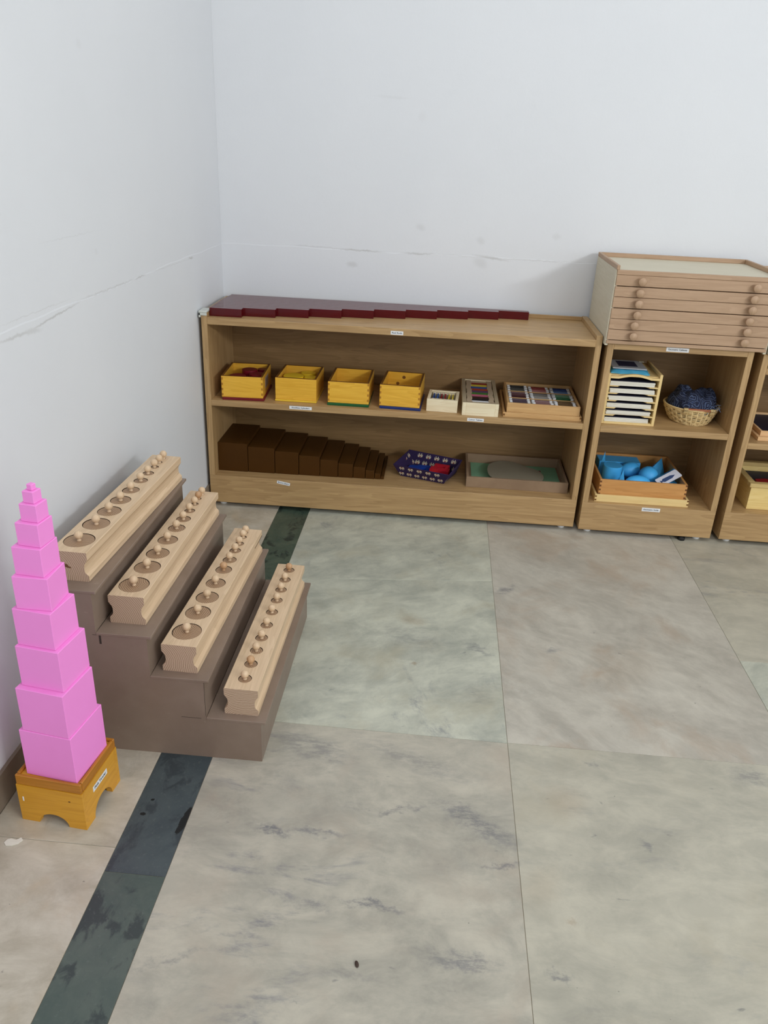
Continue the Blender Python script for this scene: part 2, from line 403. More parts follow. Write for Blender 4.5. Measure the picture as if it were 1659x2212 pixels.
# ------------------------------------------------------------------ room shell
RX, RY, RZ = 4.4, -4.7, 2.95
def wall_mesh(plane, length0, length1, out):
    """Lower plaster stands 1.5 mm proud up to an uneven edge near z=0.815."""
    bm = new_bm(); n = 120
    def P(t, d, z): return (d, t, z) if plane == 'x' else (t, d, z)
    th = -.1 if plane == 'x' else .1
    up = -.0005 if plane == 'x' else .0005
    rows = []
    for i in range(n+1):
        t = length0+(length1-length0)*i/n
        ze = .8155+.0018*math.sin(t*9.1)+.0012*math.sin(t*31)+random.uniform(-.0006,.0006)
        rows.append([bm.verts.new(P(t, d, z)) for d, z in ((th,-.05),(0,-.05),(0,ze),(up,ze+.0030),(up,RZ),(th,RZ))])
    for a, b in zip(rows, rows[1:]):
        for k in range(6): bm.faces.new((a[k], a[(k+1)%6], b[(k+1)%6], b[k]))
    bm.faces.new(rows[0]); bm.faces.new(rows[-1][::-1])
    return bm
struct(obj('wall_back', wall_mesh('y', -.1, RX, 1), mat_wall('wall_paint_back', 'xz', WALL_BACK)))
struct(obj('wall_left', wall_mesh('x', RY, -.0001, 1), mat_wall('wall_paint_left', 'yz', WALL_LEFT)))
MW = mat_wall('wall_paint', 'xy', None)
struct(bx('wall_right', RX, RX+.1, RY, .1, -.05, RZ, MW, bev=0))
struct(bx('wall_front', -.1, RX+.1, RY-.1, RY, -.05, RZ, MW, bev=0))
struct(bx('ceiling', -.1, RX+.1, RY-.1, .1, RZ, RZ+.1, MW, bev=0))
M_SK = mat_mdf('brown_skirting_stone', (150,136,118), (128,114,98), .5, False)
def skirting(name, pts_fn, l0, l1):
    bm = new_bm(); n = 90; rows = []
    for i in range(n+1):
        t = l0+(l1-l0)*i/n
        zt = .068+.0015*math.sin(t*14)+random.uniform(-.001,.001)
        rows.append([bm.verts.new(pts_fn(t, d, z)) for d, z in ((.0002,.0003),(.0065,.0003),(.0065,zt),(.0002,zt+.001))])
    for a, b in zip(rows, rows[1:]):
        for k in range(4): bm.faces.new((a[k], a[(k+1)%4], b[(k+1)%4], b[k]))
    bm.faces.new(rows[0]); bm.faces.new(rows[-1][::-1])
    return struct(obj(name, bm, M_SK))
skirting('baseboard_left', lambda t, d, z: (d, t, z), RY, -.008)
skirting('baseboard_back', lambda t, d, z: (t, -d, z), .0, RX)

# floor: grout bed and stone slabs
floor = struct(bx('floor', -.1, RX+.1, RY-.1, .1, -.06, -.0012, plain((150,140,120), .85, .1, 60, 'grout'), bev=0))
MA = mat_marble('marble_beige', (194,188,170), (160,156,142), (176,168,148), .55, region=(.95,1.7,-2.1,-1.38))
MA2 = mat_marble('marble_beige_veined', (196,189,172), (154,150,138), (172,160,144), .8, (2,7,3), 2.2, region=(.34,.95,-2.1,-1.38))
MB_ = mat_marble('marble_greenish', (206,206,188), (160,162,150), (172,166,144), .7, (5,3,5), 2.4, -.5, region=(.34,.95,-1.38,0))
MC = mat_marble('marble_pinkish', (200,194,180), (166,160,148), (172,152,132), .3, (3,3,3), 1.6, .6, True, (140,122,108), region=(.95,1.56,-1.38,0))
MD = mat_marble('marble_border', (208,200,184), (168,158,140), (190,170,142), .6, (6,2,3), 1.8, 0, False, (140,130,120))
MG1 = mat_green('slate_dark', (62,72,76), (74,84,86), (50,58,62))
MG2 = mat_green('slate_green', (70,84,78), (88,98,90), (44,54,54))
MG3 = mat_green('slate_green_dark', (56,74,64), (84,96,80), (32,44,42))
def tile(pts, m, name='marble_slab'):
    g = .0004; c = (sum(p[0] for p in pts)/len(pts), sum(p[1] for p in pts)/len(pts))
    q = [(p[0]-math.copysign(g, p[0]-c[0]), p[1]-math.copysign(g, p[1]-c[1])) for p in pts]
    bm = new_bm(); prism(bm, [(x-c[0], y-c[1]) for x, y in q], -.02, 0, 'z')
    top = [e for e in bm.edges if all(abs(v.co.z) < 1e-6 for v in e.verts)]
    bmesh.ops.bevel(bm, geom=top, offset=.0004, segments=1, affect='EDGES')
    obj(name, bm, m, floor, loc=(c[0], c[1], random.uniform(-.0002, .0)))
X0, XS, XR_, XJ1, XJ2, XJ3, XJ4 = 0.007, .2417, .3473, .9487, 1.5529, 2.157, 2.76
def rect(x0, x1, y0, y1, m, name='marble_slab'): tile([(x0,y0),(x1,y0),(x1,y1),(x0,y1)], m, name)
YB = -.007
rect(X0, XS, -1.1, YB, MD); rect(X0, XS, -1.735, -1.1, MD); rect(X0, XS, -2.4, -1.735, MD); rect(X0, XS, -3.0, -2.4, MD)
rect(XS, XR_, -1.185, YB, MG3, 'dark_border_slab'); rect(XS, XR_, -1.785, -1.185, MG1, 'dark_border_slab')
rect(XS, XR_, -2.385, -1.785, MG2, 'dark_border_slab'); rect(XS, XR_, -3.0, -2.385, MG1, 'dark_border_slab')
tile([(XR_,-.765),(XJ1,-.69),(XJ1,YB),(XR_,YB)], MB_)
tile([(XR_,-1.372),(XJ1,-1.379),(XJ1,-.69),(XR_,-.765)], MB_)
tile([(XR_,-2.58),(XJ1,-2.58),(XJ1,-1.379),(XR_,-1.372)], MA2)
rect(XJ1, XJ2, -1.3776, YB, MC); rect(XJ1, XJ2, -2.58, -1.3776, MA)
rect(XJ2, XJ3, -1.0, YB, MA); rect(XJ2, XJ3, -2.0, -1.0, MB_); rect(XJ3, XJ4, -1.3776, YB, MC); rect(XJ3, XJ4, -2.58, -1.3776, MA)
rect(XJ4, RX-.002, -2.58, YB, MB_); rect(XR_, XJ4, -4.69, -2.585, MA); rect(XJ4, RX-.002, -4.69, -2.585, MC); rect(XJ2, XJ3, -2.58, -2.003, MA)
rect(X0, XR_, -4.69, -3.005, MA)

# ------------------------------------------------------------------ shelf units
ZB, ZK, ZM1, ZM2, ZT1, ZT2, ZTOP, YBK, T = .015, .1116, .3534, .3726, .6129, .6341, .6478, -.0152, .0184
def shelf_unit(label, x0, x1, yf, zm1, zm2, zt1, zt2, zside, rails, guard=False):
    t = thing('shelf_unit', label, 'shelf', ((x0+x1)/2, (yf+YBK)/2, 0))
    ox, oy = (x0+x1)/2, (yf+YBK)/2
    a, b, f, k = x0-ox, x1-ox, yf-oy, YBK-oy
    kf = f
    for s, (p, q) in enumerate(((a, a+T), (b-T, b))):
        bm = new_bm(); box(bm, p, q, f, k+.004, ZK if True else ZB, zside, .0008)
        box(bm, p, q, f+.019, k+.004, ZB, ZK, 0)
        obj('side_panel', bm, lam('z'), t)
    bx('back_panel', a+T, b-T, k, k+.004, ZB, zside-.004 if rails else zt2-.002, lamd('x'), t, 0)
    bx('kick_board', a, b, f, f+.018, ZB, ZK, lam('x'), t)
    bx('bottom_board', a+T, b-T, f+.018, k, ZK-.018, ZK, lam('x'), t, 0)
    bx('middle_shelf', a+T, b-T, f, k, zm1, zm2, lam('x'), t)
    bx('top_board', a+T, b-T, f, k, zt1, zt2, lam('x'), t)
    if rails: bx('back_rail', a+T, b-T, k-.006, k, zt2, zside-.001, lam('x'), t)
    for px in (a+.035, b-.035):
        for py in (f+.03, k-.03):
            bm = new_bm(); lathe(bm, [(.011,0),(.013,.003),(.013,.0125),(.009,ZB)], 16, px, py)
            obj('foot', bm, M_WHITE, t, True)
    if guard:
        bm = new_bm()
        box(bm, a-.006, a+T+.001, f-.004, f+.05, zside, zside+.006, .002, 2)
        box(bm, a-.006, a-.0005, f-.004, f+.05, zside-.014, zside, .001)
        box(bm, a-.006, a+T+.001, f-.004, f-.0005, zside-.008, zside, .001)
        obj('corner_guard', bm, plain((205,208,200), .35, .03, 40, 'clear_plastic'), t, label='cloudy plastic corner guard')
    return t
s1 = shelf_unit('long low oak laminate shelf unit against the back wall, red rods on top', .012, 1.2308, -.3127, ZM1, ZM2, ZT1, ZT2, ZTOP, True, True)
s2 = shelf_unit('narrow oak laminate shelf unit under the drawer cabinet, beside the long one', 1.2456, 1.6726, -.326, ZM1, ZM2, ZT1, .6319, .6319, False)
s3 = shelf_unit('oak laminate shelf unit cut off by the right edge of the photo', 1.7003, 2.30, -.326, .329, .348, .564, .583, .625, False)
bm = new_bm(); box(bm, -.28, .28, -.1554, -.137, .5835, .625, .0008); obj('top_rail', bm, lam('x'), s3)
bm = new_bm(); box(bm, -.28, .28, -.135, .15, .605, .625, .0008); obj('lid_board', bm, lam('x'), s3)
# stickers, local to each unit (unit origin x mid, y mid)
def stick(unit, s, x, z, wd, ht, yf, roll=0.):
    sticker(unit, s, x-unit.location.x, yf-unit.location.y-.0001, z, wd, ht, roll)
stick(s1, 'Red Rods', .616, .6208, .038, .0112, -.3127)
stick(s1, 'Knobless Cylinders', .320, .3645, .072, .0102, -.3127)
stick(s1, 'Brown Stairs', .2615, .0995, .044, .010, -.3127, .17)
stick(s1, 'Colour Tablets', .877, .3625, .052, .0102, -.3127)
stick(s2, 'Geometric Cabinets', 1.450, .6225, .066, .0125, -.326)
stick(s2, 'Geometric Solids', 1.467, .1015, .058, .0125, -.326)
bm = new_bm(); lathe(bm, [(.0115,0),(.012,.008),(.008,.0118),(0,.013)], 16, 1.585-s2.location.x, -.318-s2.location.y)
obj('stopper', bm, M_BLACK, s2, True, label='round black rubber stopper')

# ------------------------------------------------------------------ geometric cabinets
def cabinet(label, x0, x1, yf, yb, zbase, ztop, nd, full):
    t = thing('drawer_cabinet', label, 'cabinet', ((x0+x1)/2, (yf+yb)/2, zbase))
    hw = (x1-x0)/2; f = yf-(yf+yb)/2; k = -f; H = ztop-zbase; th = .009
    for s in (-1, 1):
        bm = new_bm(); xa, xb = (s*hw, s*hw-s*th); xa, xb = min(xa,xb), max(xa,xb)
        box(bm, xa, xb, f+.004, k, -.006 if full else .0, H, .0008)
        obj('side_panel', bm, birch('y'), t)
        bm = new_bm(); box(bm, xa, xb, f+.0, k, H, H+.013, .0012); obj('top_rail', bm, drawerw('y'), t)
    bx('top_rail', -hw+th, hw-th, k-.009, k, H, H+.013, drawerw('x'), t)
    bx('top_panel', -hw+th, hw-th, f+.009, k, H-.006, H, birch('x'), t)
    bx('front_strip', -hw+th*.3, hw-th*.3, f, f+.009, H-.0125, H+.0003, drawerw('x'), t)
    bx('base_board', -hw+th*.3, hw-th*.3, f, k-.01, 0.0, .010, drawerw('x'), t)
    bx('back_panel', -hw+th, hw-th, k-.006, k, .010, H-.006, birch('x'), t, 0)
    zz = .0115; dh = (H-.0125-zz)/nd
    for i in range(nd):
        z0 = zz+dh*i+.0006; z1 = zz+dh*(i+1)-(.0006 if i not in (4, 2) else .0018)
        d = bx('drawer', -hw+th*.4, hw-th*.4, f, k-.02, z0, z1, drawerw('x'), t, .0008)
        for kx in (-.159, .159):
            bm = new_bm(); lathe(bm, [(.0055,0),(.0055,.005),(.0095,.008),(.0118,.013),(.0115,.018),(.0085,.0205),(0,.0212)], 24)
            o = obj('knob', bm, drawerw('y'), d, True)
            o.rotation_euler = (PI/2, 0, 0); o.location = (kx+random.uniform(-.0015,.0015), f, (z0+z1)/2)
    return t
cabinet('shallow wooden cabinet of six drawers with round knobs on the narrow shelf unit', 1.2330, 1.7000, -.341, -.024, .6325, .842, 6, True)
cabinet('second wooden cabinet, only its left edge showing on the rightmost shelf unit', 1.7075, 2.17, -.341, -.024, .626, .826, 6, False)

# ------------------------------------------------------------------ red rods
ordn = ['shortest','second shortest','third shortest','fourth shortest','fifth shortest','fifth longest','fourth longest','third longest','second longest','longest']
for k in range(10):
    L = .1*(k+1); y0 = -.2875+.025*k
    lf = .0323+(0 if k < 6 else (.0, .002, .004, .006)[k-6])
    o = bx('red_rod', 0, .0323+L-lf, .0002, .0248, 0, .025, M_RED, None, .0006, loc=(lf, y0, ZT2+.0002))
    tag(o, f'{ordn[k]} dark red wooden rod on top of the long shelf unit', 'rod', 'red rods on the long shelf')

# ------------------------------------------------------------------ brown stair prisms
x = .0312
sz = ['thickest','second thickest','third thickest','fourth thickest','fifth thickest','fifth thinnest','fourth thinnest','third thinnest','second thinnest','thinnest']
for k in range(10):
    s = .1-.01*k; y0 = -.266+.0018*k
    o = bx('brown_prism', 0, s-.0003, 0, .2, 0, s, M_BROWNP, None, .0007, loc=(x, y0, ZK+.0002))
    tag(o, f'{sz[k]} dark brown square prism in the stair on the bottom shelf', 'block', 'brown stair prisms')
    x += s+.0012

# ------------------------------------------------------------------ stepped stand
T_R = [.458, .349, .244, .147]; T_Z = [.10, .19, .28, .37]; SY0, SY1 = -1.496, -.948
st = thing('stepped_stand', 'taupe painted four-step stand carrying the cylinder blocks by the left wall', 'stand', (.23, (SY0+SY1)/2, 0))
ox, oy = .23, (SY0+SY1)/2
XLs = .010; tt = .006
prof = [(XLs, 0)]
prof += [(T_R[0]-.009, 0)]
for i in range(4):
    prof.append((T_R[i]-.009, T_Z[i]-tt))
    if i < 3: prof.append((T_R[i+1]-.009, T_Z[i]-tt))
prof.append((XLs, T_Z[3]-tt))
for (ya, yb_) in ((SY0, SY0+.012), (SY1-.020, SY1-.008)):
    bm = new_bm(); prism(bm, [(p[0]-ox, p[1]) for p in prof], ya-oy, yb_-oy, 'y')
    obj('end_panel', bm, M_STAND, st)
for i in range(4):
    xl = (T_R[i+1]-.009 if i < 3 else XLs)
    bx('tread', xl-ox+(0 if i == 3 else .0002), T_R[i]-ox, SY0-.001-oy, SY1-oy, T_Z[i]-tt, T_Z[i], M_STAND, st, .0008)
    zb = 0 if i == 0 else T_Z[i-1]
    bx('riser', T_R[i]-.015-ox, T_R[i]-.009-ox, SY0+.012-oy, SY1-.020-oy, zb+.0002, T_Z[i]-tt, M_STAND, st, 0)
# hairline joints on the front end panel
bm = new_bm()
for (xa, xb, za, zb_) in ((.143,.147,.255,.2752),(.131,.147,.2744,.2752),(.29,.33,.0965,.0972),(.3392,.3398,.104,.184)):
    box(bm, xa-ox, xb-ox, SY0-oy-.0003, SY0-oy+.001, za, zb_)
obj('joint_line', bm, plain((60,50,42), .8, .1, 60, 'dark_gap'), st)

# ------------------------------------------------------------------ cylinder blocks
DI = [.058,.053,.048,.043,.038,.033,.027,.0215,.016,.0105]
BL = dict(
 b4=dict(z=.37, fx=(.053,.124), y0=-1.4635, y1=-.960, bx=(.070,.141), c=[(-1.416,.058),(-1.3435,.053),(-1.283,.048),(-1.2265,.043),(-1.173,.037),(-1.118,.031),(-1.0745,.026),(-1.035,.019),(-1.005,.014),(-.9775,.0095)]),
 b3=dict(z=.28, fx=(.152,.222), y0=-1.459, y1=-.9555, bx=(.1575,.2275), c=[(-1.4145,.058),(-1.3435,.053),(-1.2835,.048),(-1.2215,.043),(-1.163,.038),(-1.115,.033),(-1.07,.025),(-1.0315,.018),(-1.0,.013),(-.9735,.0095)]),
 b2=dict(z=.19, fx=(.2535,.323), y0=-1.4765, y1=-.9645, bx=(.267,.337), c=[(-1.427,.058),(-1.3575,.052),(-1.2965,.048),(-1.2365,.043),(-1.1755,.037),(-1.1285,.032),(-1.082,.027),(-1.046,.022),(-1.0105,.017),(-.986,.011)]),
 b1=dict(z=.10, fx=(.3725,.4405), y0=-1.479, y1=-.969, bx=(.377,.445), c=[(-1.4435,.027),(-1.394,.027),(-1.346,.027),(-1.299,.027),(-1.249,.027),(-1.195,.027),(-1.1435,.027),(-1.095,.027),(-1.047,.027),(-.998,.027)]),
)
names = dict(b4='highest block', b3='second highest block', b2='third highest block', b1='lowest block')
lab = dict(b4='beech block of ten knobbed cylinders on the top step of the stand',
 b3='beech block of knobbed cylinders on the second step from the top',
 b2='beech cylinder block on the third step from the top, cracked at its end',
 b1='beech block with ten equal-width knobbed cylinders on the lowest step')
ORD = ['nearest','second','third','fourth','fifth','sixth','seventh','eighth','ninth','farthest']
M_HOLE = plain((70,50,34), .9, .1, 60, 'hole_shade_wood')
EG = endgrain('beech_end_grain', (214,190,164), (152,122,96)); EG2 = endgrain('beech_cylinder_top', (196,164,130), (120,88,62), 'xy')
BH = .0610
tints = [(0,)]
def knob_mesh():
    bm = new_bm()
    prof = [(.0042,0),(.0044,.0012),(.0034,.0026),(.0034,.005)]
    for i in range(1, 11):
        a = -PI/2+.42+(PI-.42)*i/10
        prof.append((.0083*math.cos(a) if i < 10 else 0, .0122+.0083*math.sin(a)))
    lathe(bm, prof, 18)
    return mesh('knob', bm, beech('z'), True)
KN = knob_mesh()
KN_DARK = KN.copy(); KN_DARK.materials[0] = wood('darker_beech', (206,166,124), (178,136,98), 'z', 1.2, .5)
for key, B in BL.items():
    w = (B['fx'][1]-B['fx'][0]); L = B['y1']-B['y0']; xc0 = sum(B['fx'])/2; xc1 = sum(B['bx'])/2
    ang = math.atan2(-(xc1-xc0), L); h = w/2
    t = thing('cylinder_block', lab[key], 'block', (xc0, B['y0'], B['z']+.0002), ang, 'cylinder blocks on the stepped stand')
    # outline (half width) from bottom to top, then body shell without the top face
    pr = [(h-.0012,0),(h,.0012),(h,.0115),(h-.001,.0135),(h-.006,.0185),(h-.0072,.024),(h-.0072,.031),(h-.006,.0365),(h-.0008,.0445),(h,.046),(h,BH-.001),(h-.001,BH)]
    bm = new_bm()
    outl = [(-x_, z_) for x_, z_ in pr[::-1]]+pr
    outl = pr+[(-x_, z_) for x_, z_ in pr[::-1]]
    A = [bm.verts.new((p[0], 0, p[1])) for p in outl]; Bv = [bm.verts.new((p[0], L, p[1])) for p in outl]
    f1 = bm.faces.new(A); f2 = bm.faces.new(Bv[::-1]); f1.material_index = 1; f2.material_index = 1
    n = len(outl)
    for i in range(n):
        if i == len(pr)-1: continue
        bm.faces.new((A[i], A[(i+1)%n], Bv[(i+1)%n], Bv[i]))
    # top with real holes
    cs = [(c-B['y0'], d) for c, d in B['c']]
    cuts = [0]+[((cs[i][0]+cs[i][1]/2)+(cs[i+1][0]-cs[i+1][1]/2))/2 for i in range(len(cs)-1)]+[L]
    ht = h-.001; n4 = 10
    DEP = .0215
    for i, (cy_, d) in enumerate(cs):
        ya, yb_ = cuts[i], cuts[i+1]; r = d/2
        ring = []; outer = []
        K = 40
        for j in range(K):
            a = 2*PI*j/K; dx, dy = math.cos(a), math.sin(a)
            ring.append((r*dx, cy_+r*dy))
            tx = ht/abs(dx) if abs(dx) > 1e-9 else 1e9
            ty = ((yb_-cy_)/dy if dy > 1e-9 else (ya-cy_)/dy if dy < -1e-9 else 1e9)
            s_ = min(tx, ty); outer.append([dx*s_, cy_+dy*s_])
        # snap the outline points nearest each corner onto it
        for qx in (-ht, ht):
            for qy in (ya, yb_):
                j = min(range(K), key=lambda q: (outer[q][0]-qx)**2+(outer[q][1]-qy)**2); outer[j] = [qx, qy]
        ov = [bm.verts.new((p[0], p[1], BH)) for p in outer]; rv = [bm.verts.new((p[0], p[1], BH)) for p in ring]
        rb = [bm.verts.new((p[0], p[1], BH-DEP)) for p in ring]
        for j in range(K):
            q = (j+1)%K
            bm.faces.new((ov[j], ov[q], rv[q], rv[j]))
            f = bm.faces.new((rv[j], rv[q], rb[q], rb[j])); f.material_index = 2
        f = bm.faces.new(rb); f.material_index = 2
    bmesh.ops.remove_doubles(bm, verts=bm.verts[:], dist=1e-5)
    me = bpy.data.meshes.new('body'); bm.normal_update()
    bmesh.ops.recalc_face_normals(bm, faces=bm.faces[:])
    bm.to_mesh(me); bm.free()
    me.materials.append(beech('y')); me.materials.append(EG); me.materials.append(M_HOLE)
    obj('body', me, None, t)
    if key == 'b2':
        bm = new_bm(); tube(bm, [(h+.0002, L-.001, .047), (h+.0003, L-.03, .0455), (h+.0002, L-.07, .046)], .0007, 5)
        obj('crack', bm, plain((92,62,38), .8, .1, 60, 'crack'), t, label='dark crack along the far end')
    if key == 'b4':
        bm = new_bm()
        for (cx_, cz_, rx_, rz_) in ((-.013,.034,.010,.0028),(-.004,.029,.006,.002)):
            pts = [(cx_+rx_*math.cos(a*PI/6)*(1+.2*random.random()), cz_+rz_*math.sin(a*PI/6)*(1+.3*random.random())-.25*(rx_*math.cos(a*PI/6))) for a in range(12)]
            prism(bm, pts, -.00025, .0003, 'y')
        obj('knot', bm, plain((112,76,46), .7, .15, 120, 'wood_knot'), t, label='dark knot in the near end')
    # cylinders
    for i, (cy_, d) in enumerate(cs):
        p = Matrix.Rotation(ang, 4, 'Z') @ Vector((random.uniform(-.0004,.0004), cy_, 0))
        top = B['z']+BH-.0006
        r = d/2-.0009
        zb_ = -.0200
        c = thing('knobbed_cylinder', f'{ORD[i]} knobbed wooden cylinder from the camera in the {names[key]}', 'cylinder',
                  (xc0+p.x, B['y0']+p.y, top), ang+random.uniform(-1,1), f'knobbed cylinders in the {names[key]}')
        tilt = random.uniform(-.006, .006)
        bm = new_bm(); lathe(bm, [(r-.0004,zb_),(r,zb_+.0005),(r,-.0005),(r-.0005,0)], 40)
        obj('plug', bm, EG2, c, True)
        dark = key == 'b1' and i in (1, 9) or key == 'b2' and i == 4 or key == 'b3' and i == 8
        k = bpy.data.objects.new('knob', KN_DARK if dark else KN); COL.objects.link(k); k.parent = c; k.location = (0,0,0)
        if dark: k['label'] = 'darker honey-brown knob'
        k.scale = (1,1,1)

# ------------------------------------------------------------------ pink tower and its stand
PT = thing('tower_stand', 'amber wooden stand with arched feet under the pink cubes', 'stand', (.1775, -1.7045, 0), -.095)
W = .1255; D = .1255
def arch_board(length, h, arch_r, arch_h):
    c = length/2; pts = [(0,0),(c-arch_r,0)]
    pts += [(c-arch_r*math.cos(a*PI/16), arch_h*math.sin(a*PI/16)) for a in range(1, 16)]
    pts += [(c+arch_r,0),(length,0),(length,h),(0,h)]
    return pts
bm = new_bm(); prism(bm, [(p[0]-W, p[1]) for p in arch_board(W, .083, .029, .024)], 0, .012, 'y'); obj('side_board', bm, amber('x'), PT)
bm = new_bm(); prism(bm, [(p[0]-W, p[1]) for p in arch_board(W, .083, .029, .024)], D-.012, D, 'y'); obj('side_board', bm, amber('x'), PT)
bm = new_bm(); prism(bm, [(p[0]+.012, p[1]) for p in arch_board(D-.024, .083, .032, .030)], -.012, 0, 'x'); obj('side_board', bm, amber('y'), PT)
bm = new_bm(); prism(bm, [(p[0]+.012, p[1]) for p in arch_board(D-.024, .083, .032, .030)], -W, -W+.012, 'x'); obj('side_board', bm, amber('y'), PT)
bx('top_board', -W+.007, -.007, .007, D-.007, .083, .0995, amber('x'), PT, 0)
a_ = wood('amber_frame', (198,132,44), (168,104,26), 'x', 1.1, .35); b_ = wood('amber_frame', (198,132,44), (168,104,26), 'y', 1.1, .35)
for (xa, xb, ya, yb_, mm) in ((-W, 0, 0, .007, a_), (-W, 0, D-.007, D, a_), (-.007, 0, .007, D-.007, b_), (-W, -W+.007, .007, D-.007, b_)):
    bx('top_frame', xa+.0006, xb-.0006, ya+.0006, yb_-.0006, .0835, .104, mm, PT, .0012)
sticker(PT, 'Pink Tower', .0002, .060, .062, .050, .0115, 0, PI/2, .0075)
bm = new_bm(); box(bm, -.117, -.1145, -.0004, 0, .046, .056, .0003); obj('paint_mark', bm, M_WHITE, PT, label='small white paint mark')
bm = new_bm()
for (cx_, cz_) in ((-.026,.062),):
    prism(bm, [(cx_+.0022*math.cos(a*PI/5), cz_+.0016*math.sin(a*PI/5)) for a in range(10)], -.0002, .0002, 'y')
obj('knot', bm, M_DARKEND, PT)
CU = [(.1682,-1.6963,-.1417),(.1657,-1.6949,-.1498),(.1635,-1.6836,-.1423),(.157,-1.6768,-.1404),(.1562,-1.6671,-.0186),(.1498,-1.6629,-.0905),(.1482,-1.6562,-.1206),(.1461,-1.6486,-.1284),(.1416,-1.6432,-.1799),(.1376,-1.6373,-.2914)]
z = .1000
cn = ['largest, lowest','second largest','third largest','fourth largest','fifth largest','fifth smallest','fourth smallest','third smallest','second smallest','smallest, topmost']
for i, (x_, y_, th) in enumerate(CU):
    s = (10-i)*.01*.985
    o = bx('pink_cube', -s, 0, 0, s, 0, s-.0001, M_PINK, None, .0008, loc=(x_, y_, z)); o.rotation_euler = (0,0,th)
    tag(o, f'{cn[i]} bright pink wooden cube in the tower', 'cube', 'pink tower cubes'); z += s

# small things on the floor
bm = new_bm()
lathe(bm, [(0,0),(.0045,.0003),(.005,.0012),(.0035,.0022),(0,.0026)], 12)
o = obj('seed', bm, plain((62,44,34), .6, .2, 200, 'seed'), smooth=True, loc=(.686,-1.906,.0003)); o.scale = (.6,1.2,1); o.rotation_euler = (0,0,.3)
tag(o, 'tiny dark brown seed lying on the near marble floor', 'seed')
bm = new_bm()
prism(bm, [(-.014,-.003),(-.008,-.009),(.002,-.008),(.011,-.003),(.016,.006),(.010,.011),(.004,.005),(-.006,.007),(-.012,.004)], 0, .0009, 'z')
o = obj('paint_flake', bm, plain((232,228,216), .8, .05, 90, 'dry_plaster'), loc=(.061,-1.745,.0003)); tag(o, 'white plaster splash on the floor in front of the tower stand', 'splash')

# ------------------------------------------------------------------ open boxes
def open_box(name, label, cat, x0, x1, y0, y1, z0, h, wt, m, floor_t=.004, rot=0., group=None, rim=None, side_m=None, butt=False):
    t = thing(name, label, cat, (x0, y0, z0), rot, group); w_, d_ = x1-x0, y1-y0
    fx0, fx1 = (wt, w_-wt) if butt else (0, w_)
    sy0, sy1 = (0, d_) if butt else (wt, d_-wt)
    sm = side_m or m
    bx('front_board', fx0, fx1, 0, wt, 0, h, m('x'), t, .0006)
    bx('back_board', fx0, fx1, d_-wt, d_, 0, h, m('x'), t, .0006)
    bx('side_board', 0, wt, sy0, sy1, 0, h, sm('y'), t, .0006)
    bx('side_board', w_-wt, w_, sy0, sy1, 0, h, sm('y'), t, .0006)
    bx('bottom_board', wt, w_-wt, wt, d_-wt, .0005, floor_t, m('x'), t, 0)
    if rim:
        bm = new_bm(); r_ = .0006
        for (xa, xb, ya, yb_) in ((0, w_, 0, wt), (0, w_, d_-wt, d_), (0, wt, wt, d_-wt), (w_-wt, w_, wt, d_-wt)):
            box(bm, xa+.0005, xb-.0005, ya+(.0005 if ya == 0 else 0), yb_-(.0005 if yb_ == d_ else 0), h, h+r_)
        obj('rim', bm, rim, t, label='darker top edge')
    return t, w_, d_
def fingers(t, w_, h, n, size=.006, left=True, right=True, m=None, z0=0.):
    for side in ([0] if left else [])+([1] if right else []):
        for i in range(n):
            zc = z0+h*(i+.5+(.0 if side == 0 else .25))/n
            if zc+h*.25/n > z0+h: continue
            bm = new_bm(); xa = 0.0003 if side == 0 else w_-size-.0003
            box(bm, xa, xa+size, -.0003, .0006, zc-h*.22/n, zc+h*.22/n)
            obj('finger_joint', bm, m or M_DARKEND, t)
YBX = [('dark red',(112,16,30),.0622,.1945,-.2985,-.126,.008,0.06,True,'holding dark red cylinders'),
       ('yellow',(236,196,60),.232,.3645,-.2775,-.1115,.006,0.,False,'holding yellow cylinders'),
       ('green',(10,88,44),.403,.5345,-.2845,-.110,.008,0.,True,'on a green lid, empty-looking'),
       ('blue',(18,44,110),.5685,.6975,-.2825,-.110,.008,-.05,True,'with two knots in its back board')]
brownrim = plain((112,70,22), .4, .15, 60, 'brown_varnish_edge')
for i, (cn_, c_, x0, x1, y0, y1, lh, rot, fj, extra) in enumerate(YBX):
    bm = new_bm(); ex = .004 if i in (0, 3) else .001
    box(bm, (.002 if i in (0,3) else -.001), (x1-x0)+ex, -.005 if i != 1 else -.003, y1-y0-.004, 0, lh-.0003, .001)
    lid = obj('box_lid', bm, plain(c_, .4, .05, 40, 'lid_paint'), loc=(x0, y0, ZM2+.0002)); lid.rotation_euler = (0,0,rot)
    tag(lid, f'flat {cn_} lid lying under a yellow wooden box on the middle shelf', 'lid', 'coloured lids under the yellow boxes')
    t, w_, d_ = open_box('yellow_box', f'yellow varnished open wooden box {extra}' + ('' if i in (2,) else f', on its {cn_} lid'), 'box', x0, x1, y0, y1, ZM2+lh+.0002, .0765-lh, .0075, yellow, .004, rot, 'yellow knobless cylinder boxes', brownrim)
    if fj: fingers(t, w_, .0765-lh, 4, .005, m=plain((178,120,36), .5, .1, 60, 'joint_end'))
    else: pass
    if i == 0:
        bm = new_bm(); box(bm, w_, w_+.0004, .05, .11, .02, .055, 0); obj('paper_label', bm, plain((150,140,135), .6, .1, 200, 'worn_paper'), t, label='small worn paper label on the side')
    if i == 3:
        for (kx, kz) in ((.040,.030),(.060,.052)):
            bm = new_bm(); prism(bm, [(kx+.0055*math.cos(a*PI/8), kz+.0055*math.sin(a*PI/8)) for a in range(16)], d_-.0075-.0003, d_-.007, 'y')
            obj('knot', bm, plain((122,78,24), .5, .25, 300, 'knot'), t)
